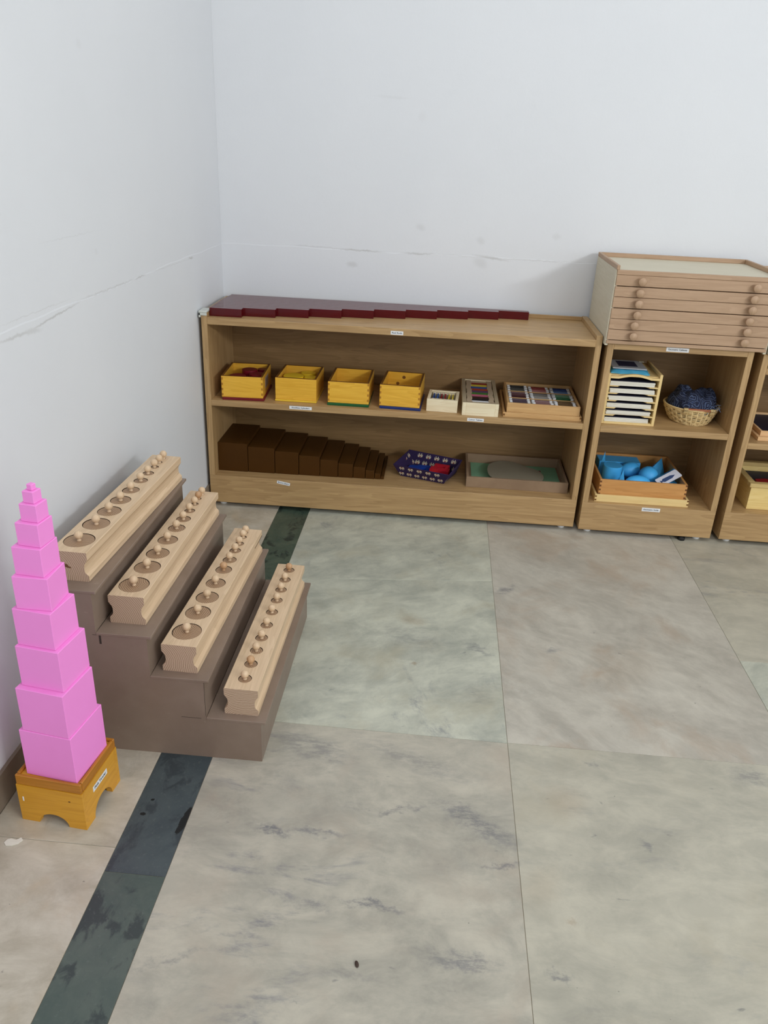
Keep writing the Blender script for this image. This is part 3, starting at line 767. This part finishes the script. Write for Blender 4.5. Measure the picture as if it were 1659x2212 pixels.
def knobless(cname, rgb, spots, where):
    m = plain(rgb, .4, .04, 40, cname+'_paint')
    for j, (x_, y_, z0, r, h, pl) in enumerate(spots):
        bm = new_bm(); lathe(bm, [(r-.0008,0),(r,.0008),(r,h-.0008),(r-.0008,h)], 36)
        o = obj('knobless_cylinder', bm, m, smooth=True, loc=(x_, y_, z0))
        tag(o, f'{pl} {cname} cylinder inside the {where}', 'cylinder', f'{cname} cylinders')
zf = ZM2+.008+.0045
knobless('dark red', (118,18,34), [(.126,-.176,zf,.0255,.058,'tallest'),(.166,-.154,zf,.0175,.056,'narrow rear right'),(.100,-.236,zf,.026,.052,'left front'),(.157,-.212,zf,.0245,.055,'right front'),(.124,-.272,zf,.010,.030,'thinnest, front')], 'leftmost yellow box')
zf = ZM2+.006+.0045
knobless('yellow', (252,210,46), [(.278,-.205,zf,.033,.056,'broad left'),(.318,-.147,zf,.025,.053,'rear'),(.334,-.205,zf,.0205,.055,'smaller right'),(.291,-.150,zf,.020,.030,'low rear')][:3], 'second yellow box')

# box E: small pine box with six tablets standing on edge
t, w_, d_ = open_box('pine_box', 'small pale pine box of primary colour tablets on the middle shelf', 'box', .7195, .8175, -.2840, -.1735, ZM2+.0002, .0400, .009, pine, .004, -.06, 'tablet boxes', None)
def tablet(name, label, group, loc, rz, L, th, h, mcol, mend, endw, endt, lean=0.):
    """Tablet standing on its long edge, length along local x; end bars thicker than the panel."""
    t = thing(name, label, 'tablet', loc, rz, group, rot=(lean, 0, rz))
    bx('panel', -L/2+endw, L/2-endw, -th/2, th/2, 0.0005, h-.0015, mcol, t, 0)
    for s in (-1, 1):
        x_a, x_b = sorted((s*L/2, s*(L/2-endw)))
        bx('end_bar', x_a, x_b, -endt/2, endt/2, 0, h, mend, t, .0008)
    return t
M_ENDW = plain((226,214,186), .6, .06, 80, 'pale_wood_end')
prim = [('blue',(30,74,150)),('blue',(40,90,165)),('red',(140,20,36)),('red',(150,26,40)),('yellow',(214,190,40)),('yellow',(226,204,70))]
side_w = ['left','right']
for j, (cn_, c_) in enumerate(prim):
    p = Matrix.Rotation(-.06, 3, 'Z') @ Vector((.0185+.0122*j, .0555, 0))
    tablet('colour_tablet', f'{cn_} tablet with pale wooden ends, {side_w[j%2]} one of its pair in the small pine box', 'primary colour tablets',
           (.7195+p.x, -.2840+p.y, ZM2+.0046), PI/2-.06, .086, .004, .0325, plain(c_, .5, .05, 60, 'tablet_paint'), M_ENDW, .012, .0112)
# box F
t, w_, d_ = open_box('pine_box', 'long pale pine box holding a column of rainbow tablets', 'box', .8325, .9465, -.3050, -.0200, ZM2+.0002, .0420, .0115, pine, .004, 0., 'tablet boxes', plain((176,160,132), .6, .12, 120, 'greyed_rim'), butt=True)
fc = [('white',(226,228,230)),('black',(20,22,30)),('dark brown',(48,22,20)),('pink',(206,104,136)),('green',(60,130,50)),('purple',(100,60,110)),('orange',(176,62,28)),('blue',(24,84,164)),('yellow',(224,204,60)),('crimson',(136,20,26)),('pale wood',(196,180,150))]
yy = -.2860; M_ENDG = plain((178,158,132), .6, .1, 90, 'greyed_wood_end')
for j, (cn_, c_) in enumerate(fc):
    for q in (0, 1):
        tablet('colour_tablet', f'{cn_} tablet, {"front" if q == 0 else "rear"} one of its pair in the rainbow column', 'rainbow tablets',
               (.8895+random.uniform(-.0015,.0015), yy, ZM2+.0046), 0, .0862, .0105, .0368, plain(c_, .5, .05, 60, 'tablet_paint'), M_ENDG, .0165, .0112)
        yy += .01165
# box G: tray and wide box of shade tablets
t, w_, d_ = open_box('shallow_tray', 'shallow honey-coloured tray under the wide box of shade tablets', 'tray', .9625, 1.2085, -.2920, -.0300, ZM2+.0002, .0142, .006, honey, .003, -.012, None)
fingers(t, w_, .0142, 1, .006)
t, w_, d_ = open_box('shade_box', 'wide honey wooden box of shade tablets in three columns', 'box', .9735, 1.2015, -.2835, -.0375, ZM2+.0036, .0405, .0065, honey, .004, -.012, None)
for q in (1, 2):
    bx('divider', .0065+q*(w_-.013)/3-.0015, .0065+q*(w_-.013)/3+.0015, .0075, d_-.0075, .005, .028, honey('y'), t, 0)
for q in (1, 2):
    bx('divider', .0075, w_-.0075, .0065+q*(d_-.013)/3-.001, .0065+q*(d_-.013)/3+.001, .0315, .0345, honey('x'), t, 0)
def mixrgb(a, b, f): return tuple(a[i]*(1-f)+b[i]*f for i in range(3))
groups = {  # (col,row): name, near colour, far colour
 (0,2):('charcoal',(96,96,88),(34,36,38)), (0,1):('maroon',(66,22,28),(128,100,104)), (0,0):('plum',(62,48,62),(96,80,92)),
 (1,2):('rose',(196,140,140),(130,30,26)), (1,1):('grey',(170,166,160),(118,116,112)), (1,0):('mauve',(128,92,92),(150,120,120)),
 (2,2):('sky blue',(120,150,196),(10,40,120)), (2,1):('green',(20,84,46),(150,186,160)), (2,0):('brown',(84,62,34),(112,88,56))}
shades = ['nearest','second nearest','third nearest','middle','third farthest','second farthest','farthest']
cw = (w_-.013)/3; rd = (d_-.013)/3
M_ENDWH = plain((228,230,232), .5, .03, 80, 'white_card_end')
for (c_, r_), (nm, near, far) in groups.items():
    for q in range(7):
        lx = .0065+cw*(c_+.5)+random.uniform(-.0012,.0012); ly = .0065+rd*r_+.0085+.0084*q
        p = Matrix.Rotation(-.012, 3, 'Z') @ Vector((lx, ly, 0))
        lv = .0315+(.0012 if (q+c_) % 3 == 0 else 0)
        tablet('shade_tablet', f'{nm} thread tablet with white ends, {shades[q]} of the seven {nm} ones', f'{nm} shade tablets',
               (.9735+p.x, -.2835+p.y, ZM2+.0082), -.012, .0655, .0074, lv, plain(mixrgb(near, far, q/6), .8, .1, 200, 'thread'), M_ENDWH, .0090, .0080)

# ------------------------------------------------------------------ elephant-print tray with foam shapes
M_FAB = plain((44,26,74), .85, .2, 60, 'purple_print_fabric'); M_CREAM = plain((206,194,170), .8, .1, 200, 'cream_print')
EB = thing('fabric_tray', 'flared purple fabric tray printed with cream elephants, on the bottom shelf', 'tray', (.735, -.175, ZK+.0003), 0)
o3 = Vector((.735, -.175, 0))
bot = [Vector((.646,-.205,0)), Vector((.794,-.252,0)), Vector((.836,-.148,0)), Vector((.690,-.095,0))]
top_ = [Vector((.6195,-.221,.046)), Vector((.8095,-.287,.046)), Vector((.8550,-.138,.046)), Vector((.6675,-.068,.046))]
bot = [p-o3 for p in bot]; top_ = [p-o3 for p in top_]
bm = new_bm(); slab(bm, bot, .002); obj('base', bm, M_FAB, EB)
eleph = [(-.5,.05),(-.42,.3),(-.15,.38),(.15,.36),(.28,.42),(.45,.35),(.5,.15),(.47,-.2),(.40,-.2),(.40,.05),(.30,.02),(.27,-.05),(.27,-.38),(.13,-.38),(.12,-.12),(-.15,-.12),(-.17,-.38),(-.33,-.38),(-.34,-.1),(-.42,-.05),(-.46,-.2),(-.5,-.18)]
ebm = new_bm(); sbm = new_bm()
for i in range(4):
    a, b = bot[i], bot[(i+1)%4]; c, d = top_[(i+1)%4], top_[i]
    bm = new_bm(); slab(bm, [a, b, c, d], -.0018)
    obj('side_flap', bm, M_FAB, EB)
    n = (b-a).cross(d-a).normalized()
    rows_, cols_ = 2, 6 if i % 2 == 0 else 5
    for side in (1, -1):
        off = .0004 if side == 1 else -.0024
        for r_ in range(rows_):
            for q in range(cols_):
                u = (q+.5+(.3 if r_ else -.1))/cols_; v = (r_+.5)/rows_
                if not .06 < u < .95: continue
                P0 = (a*(1-u)+b*u)*(1-v)+(d*(1-u)+c*u)*v
                U = ((b-a)*(1-v)+(c-d)*v).normalized(); V = n.cross(U).normalized()
                if V.z < 0: V = -V
                flip = 1 if side == 1 else -1
                sc = .0185; P0 = P0+n*off
                vs = [ebm.verts.new(P0+U*(x_*sc)+V*(y_*sc*flip)) for x_, y_ in eleph]
                ebm.faces.new(vs)
                vs = [sbm.verts.new(P0+n*(.0002*side)+U*(x_*sc)+V*(y_*sc*flip)) for x_, y_ in ((-.12,.1),(.14,.1),(.12,.36),(-.12,.36))]
                sbm.faces.new(vs)
e = obj('elephant_print', ebm, M_CREAM, EB); e['label'] = 'cream elephants printed on the fabric'
obj('saddle_print', sbm, plain((150,60,60), .8, .1, 60, 'saddle_print'), EB)
def foam(label, pts, holes, rgb, loc, rot, h=.009):
    bm = new_bm(); prism(bm, pts, 0, h, 'z')
    o = obj('foam_shape', bm, plain(rgb, .55, .05, 60, 'foam'), loc=loc); o.rotation_euler = rot
    bv = o.modifiers.new('bevel', 'BEVEL'); bv.width = .0012; bv.segments = 2
    return tag(o, label, 'toy', 'plastic shapes in the fabric tray')
def frame_pts(w, h, t, n=6):
    # a closed ring with rectangular opening, cut as a slit outline
    return [(-w/2,-h/2),(w/2,-h/2),(w/2,h*.3),(w*.35,h/2),(-w*.35,h/2),(-w/2,h*.3),(-w/2,-h/2+.0004),(-w/2+t,-h/2+t),(-w/2+t,h*.22),(-w*.3,h/2-t),(w*.3,h/2-t),(w/2-t,h*.22),(w/2-t,-h/2+t),(-w/2+t+.0004,-h/2+t-.0004)]
foam('blue plastic shape with a notch lying in the fabric tray', [(-.042,-.008),(-.038,.006),(-.028,.010),(-.012,.010),(-.008,.016),(.030,.018),(.040,.010),(.040,-.012),(.022,-.014),(.018,-.004),(.006,-.004),(.002,-.014),(-.030,-.016)], [], (14,62,160), (.712,-.160,ZK+.0060), (.12,0,-.12), .014)
foam('yellow plastic arch between the blue and red shapes', [(-.018,-.012),(-.018,.004),(-.010,.012),(.010,.012),(.018,.004),(.018,-.012),(.009,-.012),(.007,.001),(-.007,.001),(-.009,-.012)], [], (232,224,40), (.748,-.199,ZK+.0070), (.1,0,-.15), .008)
bm = new_bm()
for (xa, xb, ya, yb_) in ((-.026,-.014,-.02,.024),(.014,.026,-.02,.024),(-.014,.014,.012,.024),(-.014,.014,-.02,-.004),(-.034,-.026,-.026,-.002),(.026,.032,-.026,-.002)):
    box(bm, xa, xb, ya, yb_, 0, .015, 0)
bmesh.ops.remove_doubles(bm, verts=bm.verts[:], dist=1e-6)
o = obj('foam_shape', bm, plain((196,30,50), .5, .05, 60, 'foam'), loc=(.783,-.176,ZK+.0150)); o.rotation_euler = (.10,0,-.25)
tag(o, 'red plastic shape with a rectangular slot in the fabric tray', 'toy', 'plastic shapes in the fabric tray')
foam('dusty pink plastic star at the left of the fabric tray', [(.014*(1 if a%2 else .55)*math.cos(a*PI/5), .014*(1 if a%2 else .55)*math.sin(a*PI/5)) for a in range(10)], [], (190,100,130), (.668,-.165,ZK+.0060), (.2,0,.2), .006)

# ------------------------------------------------------------------ cardboard tray with green sheet and rounded board
t, w_, d_ = open_box('board_tray', 'brown board tray with green paper on the bottom shelf', 'tray', .868, 1.2045, -.2635, -.0350, ZK+.0002, .0365, .008, lambda a: M_CARDB, .004)
bx('paper_sheet', .888-.868, 1.190-.868, -.190+.2635, -.0455+.2635, .0042, .0048, plain((128,178,142), .85, .06, 20, 'green_paper'), t, 0)
bx('paper_sheet', .889-.868, 1.130-.868, -.252+.2635, -.185+.2635, .0050, .0056, plain((124,174,138), .85, .06, 20, 'green_paper'), t, 0)
mk = [(0.942,-0.142),(0.950,-0.103),(0.968,-0.077),(0.999,-0.057),(1.032,-0.061),(1.061,-0.082),(1.079,-0.102),(1.104,-0.119),(1.124,-0.138),(1.134,-0.179),(1.129,-0.214),(1.112,-.236),(1.08,-.243),(1.04,-.235),(1.0,-.240),(.972,-.238),(0.953,-0.222),(0.944,-0.192)]
# round the outline
mk2 = []
for i in range(len(mk)):
    a, b = Vector(mk[i]), Vector(mk[(i+1)%len(mk)]); mk2 += [tuple(a*.75+b*.25), tuple(a*.25+b*.75)]
bm = new_bm(); cx_, cy_ = 1.04, -.15
prism(bm, [(p[0]-cx_, p[1]-cy_) for p in mk2], 0, .0022, 'z')
o = obj('rounded_board', bm, plain((140,132,112), .85, .06, 200, 'felt_board'), loc=(cx_, cy_, ZK+.0220))
tag(o, 'grey-brown rounded flat board resting in the board tray', 'board')
for (nm, lb, x0, x1, y0, y1, c_, hh) in (('small_block','small dark block propping the left end of the rounded board',.952,.975,-.215,-.19,(40,40,44),.0158),('small_block','small dark red block under the right end of the rounded board',1.108,1.128,-.155,-.125,(96,34,36),.0158)):
    o = bx(nm, x0-(x0+x1)/2, (x1-x0)/2, y0-(y0+y1)/2, (y1-y0)/2, 0, hh, plain(c_, .6, .05, 60, 'block'), None, .001, loc=((x0+x1)/2, (y0+y1)/2, ZK+.0061))
    tag(o, lb, 'block')

# ------------------------------------------------------------------ card rack
RK = thing('card_rack', 'pale wooden rack with six card slots on the narrow unit', 'rack', (1.268, -.297, ZM2+.0002))
RW, RD, RH = .164, .185, .160
bx('side_panel', 0, .0085, 0, RD, 0, RH, maple('z'), RK); bx('side_panel', RW-.0085, RW, 0, RD, 0, RH+.004, maple('z'), RK)
bx('base_board', .0085, RW-.0085, 0, RD, 0, .007, maple('x'), RK)
bx('top_board', .0085, RW-.0085, .010, RD, .150, .155, maple('x'), RK)
bx('back_board', .0085, RW-.0085, RD-.005, RD, .007, .150, maple('x'), RK, 0)
# arched front bar
pts = [(.0085,.1455),(.0085,.1525),(.029,.1525)]
for a in range(0, 13):
    u = a/12; pts.append((.031+.102*u, .1525+.0085*math.sin(PI*u)))
pts += [(.134,.1525),(RW-.0085,.1525),(RW-.0085,.1455),(.134,.1455)]
for a in range(12, -1, -1):
    u = a/12; pts.append((.033+.098*u, .1455+.0085*math.sin(PI*u)))
pts += [(.031,.1455)]
bm = new_bm(); prism(bm, pts, 0, .009, 'y'); obj('arched_bar', bm, maple('x'), RK)
SP = .0233
for k in range(1, 6):
    zs = .007+SP*k
    p_ = [(.0085,0),(.034,0),(.044,.014),(RW-.044,.014),(RW-.034,0),(RW-.0085,0),(RW-.0085,RD-.006),(.0085,RD-.006)]
    bm = new_bm(); prism(bm, p_, zs-.0032, zs, 'z'); obj('slot_shelf', bm, maple('x'), RK)
slotn = ['lowest','second lowest','third lowest','third highest','second highest','highest']
lvl = ['bottom','middle','top']
M_CARDW = plain((232,228,214), .75, .04, 120, 'white_card')
for k in range(6):
    zs = ZM2+.0002+.007+SP*k+.0003
    for q in range(3):
        x_o = random.uniform(-.002,.002); y_o = random.uniform(-.001,.003)
        o = bx('card', -.068, .068, 0, .150, 0, .0041, M_CARDW, None, .0006, loc=(1.268+RW/2-.0035+x_o, -.2965+y_o+(.003 if k == 0 else 0), zs+.0043*q)); o.rotation_euler = (0,0,random.uniform(-.01,.01))
        tag(o, f'{lvl[q]} white card in the {slotn[k]} slot of the card rack', 'card', 'white cards in the rack')
    o = bx('card', -.066, .066, 0, .14, 0, .0018, M_NAVY, None, .0003, loc=(1.268+RW/2-.003, -.289 if k < 5 else -.2925, zs+.0131))
    tag(o, f'navy blue card lying over the white ones in the {slotn[k]} slot', 'card', 'navy cards in the rack')
# pouch and picture card on the rack
bm = new_bm(); nx, ny = 18, 16; vv = {}
for s in (0, 1):
    for i in range(nx+1):
        for j in range(ny+1):
            u, v = i/nx, j/ny; edge = min(u,1-u,v,1-v)
            hgt = .0025+.009*min(1, edge*7)**.6*(1 if s else 0)+.0008*math.sin(i*1.3+j*.9)*(1 if s else 0)
            vv[s,i,j] = bm.verts.new((.117*(u-.5)+.0015*math.sin(j*1.7), .12*(v-.5)+.002*math.sin(i*1.1), hgt if s else .0))
for s in (0, 1):
    for i in range(nx):
        for j in range(ny): bm.faces.new((vv[s,i,j], vv[s,i+1,j], vv[s,i+1,j+1], vv[s,i,j+1]))
for i in range(nx):
    for j in (0, ny): bm.faces.new((vv[0,i,j], vv[0,i+1,j], vv[1,i+1,j], vv[1,i,j]))
for j in range(ny):
    for i in (0, nx): bm.faces.new((vv[0,i,j], vv[0,i,j+1], vv[1,i,j+1], vv[1,i,j]))
o = obj('pouch', bm, plain((80,176,214), .6, .1, 40, 'cyan_cloth'), smooth=True, loc=(1.341,-.216,.5284)); o.rotation_euler = (0,0,-.05)
tag(o, 'flat cyan cloth pouch on top of the card rack', 'pouch')
t = thing('picture_card', 'grey-white card with a dark navy square on the cyan pouch', 'card', (1.337,-.216,.5414), -.02)
bx('sheet', -.052, .052, -.052, .052, 0, .004, plain((176,180,186), .5, .04, 60, 'grey_card'), t)
bx('dark_square', -.030, .028, -.030, .034, .004, .0046, plain((36,40,72), .5, .05, 60, 'dark_print'), t, 0)
bx('corner_flap', .044, .060, .036, .050, .004, .0052, plain((196,190,166), .6, .04, 60, 'cream_flap'), t, .0005)

# ------------------------------------------------------------------ wicker basket with scarf
BK = thing('wicker_basket', 'oval wicker basket with a brown wooden handle bar on the narrow unit', 'basket', (1.566, -.194, ZM2+.0003))
M_WICK = plain((214,186,132), .65, .16, 90, 'wicker'); M_STAKE = plain((232,208,156), .6, .1, 90, 'wicker_stake')
def bk(u, a):   # u 0 bottom .. 1 rim
    rx = .060+.0235*u**.8; ry = .072+.010*u**.8; return rx, ry, .003+.046*u
bm = new_bm(); prism(bm, [(.059*math.cos(a*PI/20), .071*math.sin(a*PI/20)) for a in range(40)], .0, .0035, 'z'); obj('base', bm, M_WICK, BK)
bm = new_bm(); NS = 30; rows_ = 12
for r_ in range(rows_):
    u = (r_+.5)/rows_; rx, ry, zz = bk(u, 0); pts = []
    for i in range(NS*4):
        a = 2*PI*i/(NS*4); wv = .0016*math.cos(NS/2*a*1.0*2/2+PI*(r_%2)); wv = .0023*math.cos(NS*a/2+PI*((r_//2)%2))
        pts.append(((rx+wv)*math.cos(a), (ry+wv)*math.sin(a), zz+.0008*math.sin(3*a+r_)))
    tube(bm, pts, .0017, 5, True)
o = obj('weave', bm, M_WICK, BK, True); o['kind'] = 'stuff'
bm = new_bm()
for i in range(NS):
    a = 2*PI*(i+.5)/NS
    tube(bm, [((bk(u,0)[0])*math.cos(a), (bk(u,0)[1])*math.sin(a), bk(u,0)[2]) for u in (0,.3,.6,.9,1.02)], .0022, 5)
o = obj('stakes', bm, M_STAKE, BK, True); o['kind'] = 'stuff'
bm = new_bm()
for r_ in range(3):
    rx, ry, zz = bk(1.0, 0)
    tube(bm, [((rx+.0015*math.cos(20*a*PI/40+r_*2.1))*math.cos(a*PI/80), (ry+.0015*math.cos(20*a*PI/40+r_*2.1))*math.sin(a*PI/80), zz+.002+.0018*math.sin(20*a*PI/40+r_*2.1)) for a in range(160)], .0022, 5, True)
obj('rim', bm, M_WICK, BK, True)
bm = new_bm(); tube(bm, [(-.040,-.071,.0525),(-.02,-.0775,.054),(.005,-.080,.0545),(.03,-.0785,.054),(.045,-.073,.0525)], .0042, 10)
obj('handle_bar', bm, plain((158,92,54), .5, .1, 60, 'brown_dowel'), BK, True, label='brown wooden handle bar')
bm = new_bm()
for hx in (-.038, .043):
    for q in range(4):
        cx_ = hx+(q-1.5)*.0032; yb_ = -.0795+abs(hx)*.06
        tube(bm, [(cx_, yb_+.006*math.cos(a*PI/6), .049+.0088*math.sin(a*PI/6)) for a in range(12)], .0017, 5, True)
obj('handle_binding', bm, M_WICK, BK, True)
# scarf: a rumpled cloth heap
bm = new_bm(); n1, n2 = 64, 28; ringv = []
random.seed(3)
def heap(a, v):
    # v 0 centre top .. 1 edge
    r = v**.8; x_ = .079*r*math.cos(a); y_ = .084*r*math.sin(a)
    hgt = .070*(1-v**5)+.028+.004*math.sin(3*a+1)
    saddle = -.009*math.exp(-((x_-.012)/.022)**2)+.006*math.exp(-((x_-.05)/.02)**2)
    fold = .005*math.sin(26*x_*10+a*2)*(.3+v)+.0035*math.sin(70*y_+40*x_)+.003*math.sin(130*x_-60*y_)
    k = 1+.05*math.sin(5*a+6*v)+.03*math.sin(11*a)
    z_ = max(.046, hgt+(saddle+fold)*(1-v*.4))
    x_, y_ = x_*k, y_*k
    u_ = min(1, (z_-.003)/.046); lim = 1.0 if z_ > .056 else .90
    q_ = math.hypot(x_/(.060+.0235*u_**.8), y_/(.072+.010*u_**.8))
    if q_ > lim: x_, y_ = x_*lim/q_, y_*lim/q_
    return (x_, y_, z_)
c0 = bm.verts.new(heap(0, 0)); prev = None
for j in range(1, n2+1):
    ring = [bm.verts.new(heap(2*PI*i/n1, j/n2)) for i in range(n1)]
    for i in range(n1):
        q = (i+1) % n1
        if prev is None: bm.faces.new((c0, ring[i], ring[q]))
        else: bm.faces.new((prev[i], ring[i], ring[q], prev[q]))
    prev = ring
low = [bm.verts.new((v.co.x*.66, v.co.y*.66, .008)) for v in prev]
for i in range(n1): bm.faces.new((prev[i], low[i], low[(i+1)%n1], prev[(i+1)%n1]))
bm.faces.new(low[::-1])
sc_ = obj('scarf', bm, mat_paisley('paisley_cloth'), smooth=True, loc=(1.566,-.194,ZM2+.001))
tag(sc_, 'dark navy paisley scarf bundled in the wicker basket', 'scarf')
bm = new_bm()
for q in range(46):
    bx_ = random.uniform(.036,.066); by_ = random.uniform(-.070,.02); bz = .046+random.uniform(0,.028)
    if q > 32: bx_ = random.uniform(.012,.04); by_ = -.066; bz = .048+random.uniform(0,.01)
    d = Vector((random.uniform(-.6,.6), random.uniform(-1,.2), random.uniform(-.6,.5))).normalized()*random.uniform(.010,.022)
    tube(bm, [(bx_,by_,bz),(bx_+d.x*.5,by_+d.y*.5,bz+d.z*.5+.002),(bx_+d.x,by_+d.y,bz+d.z)], .0008, 4)
f_ = obj('fringe', bm, plain((108,128,162), .9, .3, 300, 'fringe_thread'), sc_); f_['kind'] = 'stuff'; f_['label'] = 'frayed pale blue fringe'

# ------------------------------------------------------------------ box of blue solids
t, w_, d_ = open_box('shallow_tray', 'shallow pale tray under the box of blue solids', 'tray', 1.286, 1.5865, -.3105, -.0300, ZK+.0002, .0245, .007, maple, .003, 0., None)
fingers(t, w_, .0245, 2, .006)
t, w_, d_ = open_box('solids_box', 'orange-brown finger-jointed box full of sky blue solids', 'box', 1.2965, 1.5755, -.3010, -.0400, ZK+.0034, .0710, .0075, lambda a: wood('orange_pine', (214,158,94), (190,132,70), a, 1.2, .42), .004, 0., None)
fingers(t, w_, .0710, 5, .006, m=plain((110,66,30), .5, .1, 60, 'joint_end2'))
ZS = ZK+.0078
def solid(name, label, bm, loc, rot=(0,0,0), smooth=True):
    o = obj(name, bm, M_BLUE, None, smooth, loc=loc); o.rotation_euler = rot
    return tag(o, label, 'solid', 'blue geometric solids')
bm = new_bm(); box(bm, -.070, .070, -.03, .03, 0, .061, .0008); solid('blue_prism', 'long sky blue rectangular prism at the back of the box', bm, (1.396,-.083,ZS), smooth=False)
bm = new_bm(); lathe(bm, [(.030,0),(.031,.001),(.031,.081),(.030,.082)], 40); solid('blue_cylinder', 'upright sky blue cylinder at the left of the solids box', bm, (1.352,-.203,ZS+.0005))
bm = new_bm(); lathe(bm, [(.021,0),(.0,.106)], 4); solid('blue_pyramid', 'tall sky blue pyramid point behind the cylinder', bm, (1.3300,-.143,ZS+.001), (0,.04,.4), False)
bm = new_bm(); box(bm, -.056, .056, -.058, .058, 0, .0195, .0008); solid('blue_block', 'low flat sky blue block lying under the sphere and ellipsoid', bm, (1.451,-.230,ZS+.0003), smooth=False)
bm = new_bm(); lathe(bm, [(.032*math.sin(a*PI/20), -.032*math.cos(a*PI/20)) for a in range(21)], 40, cap=False); solid('blue_sphere', 'sky blue sphere in the middle of the solids box', bm, (1.4735,-.203,ZS+.0520))
bm = new_bm(); lathe(bm, [(.026*math.sin(a*PI/20), -.042*math.cos(a*PI/20)) for a in range(21)], 36, cap=False); solid('blue_ellipsoid', 'sky blue ellipsoid lying at the front of the box', bm, (1.427,-.262,ZS+.0465), (PI/2,.0,PI/2+.1))
bm = new_bm(); lathe(bm, [(.0265*math.sin(a*PI/20)*(1-.14*math.cos(a*PI/20)), -.036*math.cos(a*PI/20)) for a in range(21)], 36, cap=False); solid('blue_ovoid', 'sky blue egg-shaped solid behind the ellipsoid', bm, (1.424,-.144,ZS+.0470), (PI/2,0,PI/2+.3))
bm = new_bm(); lathe(bm, [(.0225,0),(.0,.092)], 4); solid('blue_pyramid', 'small sky blue pyramid right of the cylinder', bm, (1.3725,-.268,ZS+.0005), (.0,.0,.2), False)
bm = new_bm(); prism(bm, [(-.031,0),(.031,0),(0,.060)], -.045, .045, 'y'); solid('blue_triangular_prism', 'sky blue triangular prism behind the sphere', bm, (1.513,-.118,ZS+.0155), (0,.15,-.5), False)
bm = new_bm(); box(bm, -.022, .022, -.022, .022, 0, .044, .0008); solid('blue_cube', 'sky blue cube at the right end under the picture card', bm, (1.537,-.215,ZS+.001), (0,0,.2), False)
def card_frame(o, A, B, C):
    A, B, C = Vector(A), Vector(B), Vector(C)
    ux = (B-A).normalized(); uz = ux.cross((B-C)).normalized(); uy = uz.cross(ux)
    m4 = Matrix((ux, uy, uz)).transposed().to_4x4(); m4.translation = A
    o.matrix_world = m4; return (B-A).length
t = thing('picture_card', 'white card with a dark blue rocket-like shape in the solids box', 'card')
Lc = card_frame(t, (1.478,-.264,.181), (1.550,-.222,.208), (1.563,-.250,.195))
rr_ = [(.003,0),(Lc-.003,0),(Lc,-.003),(Lc,-.031),(Lc-.003,-.034),(.003,-.034),(0,-.031),(0,-.003)]
bm = new_bm(); prism(bm, rr_, 0, .0012, 'z'); obj('sheet', bm, plain((222,222,232), .5, .03, 60, 'white_card_b'), t)
bm = new_bm(); prism(bm, [(.010+x_*.8, -.018+y_) for x_, y_ in ((0,-.006),(.008,-.002),(.016,-.007),(.055,-.006),(.075,.0),(.055,.006),(.016,.007),(.008,.002),(0,.006))], .0012, .0016, 'z'); obj('printed_shape', bm, plain((58,78,120), .5, .03, 60, 'blue_print'), t)
bm = new_bm(); prism(bm, rr_, 0, .0016, 'z')
o = obj('blue_card', bm, plain((40,120,170), .5, .05, 60, 'teal_card')); tag(o, 'teal blue card tucked behind the white picture card', 'card')
card_frame(o, (1.479,-.248,.177), (1.553,-.206,.205), (1.565,-.234,.192))

# ------------------------------------------------------------------ things in the rightmost unit
z3 = .348+.0002
t, w_, d_ = open_box('shallow_tray', 'pale tray with a navy lining on the upper right shelf', 'tray', 1.757, 2.02, -.294, -.05, z3, .012, .010, lambda a: wood('peach_wood', (240,200,150), (222,176,124), a, 1.2, .45), .003, 0., None)
t, w_, d_ = open_box('lined_box', 'navy-lined low box standing in the upper right tray', 'box', 1.770, 2.00, -.272, -.06, z3+.0032, .022, .007, lambda a: wood('peach_wood', (240,200,150), (222,176,124), a, 1.2, .45), .003, 0., None)
bx('lining', .0072, w_-.0072, .0072, d_-.0072, .0031, .0155, M_NAVY, t, 0, label='navy blue lining')
t, w_, d_ = open_box('lidded_box', 'pale yellow thick-walled box on the lower right shelf', 'box', 1.779, 2.05, -.286, -.08, ZK+.0002, .078, .012, lambda a: wood('cream_wood', (244,218,150), (228,196,122), a, 1.2, .5), .004, 0., None)
cr = wood('cream_rim', (214,188,128), (196,166,104), 'x', 1.2, .5)
for (xa, xb, ya, yb_) in ((-.008, w_+.008, -.008, .014), (-.008, w_+.008, d_-.014, d_+.008), (-.008, .014, .014, d_-.014), (w_-.014, w_+.008, .014, d_-.014)):
    bx('rim_board', xa, xb, ya, yb_, .0782, .0915, cr, t, .0015)
o = bx('dark_cloth', 0, .22, 0, .17, 0, .060, M_NAVY, None, .004, loc=(1.800,-.268,ZK+.0046)); tag(o, 'navy folded cloth inside the pale yellow box', 'cloth')
bm = new_bm(); prism(bm, [(0,0),(.05,-.012),(.075,.02),(.04,.045),(.005,.035)], 0, .012, 'z')
o = obj('red_piece', bm, plain((150,24,30), .6, .05, 60, 'red_cloth'), loc=(1.812,-.245,ZK+.0650)); tag(o, 'dark red piece lying on the navy cloth', 'cloth')
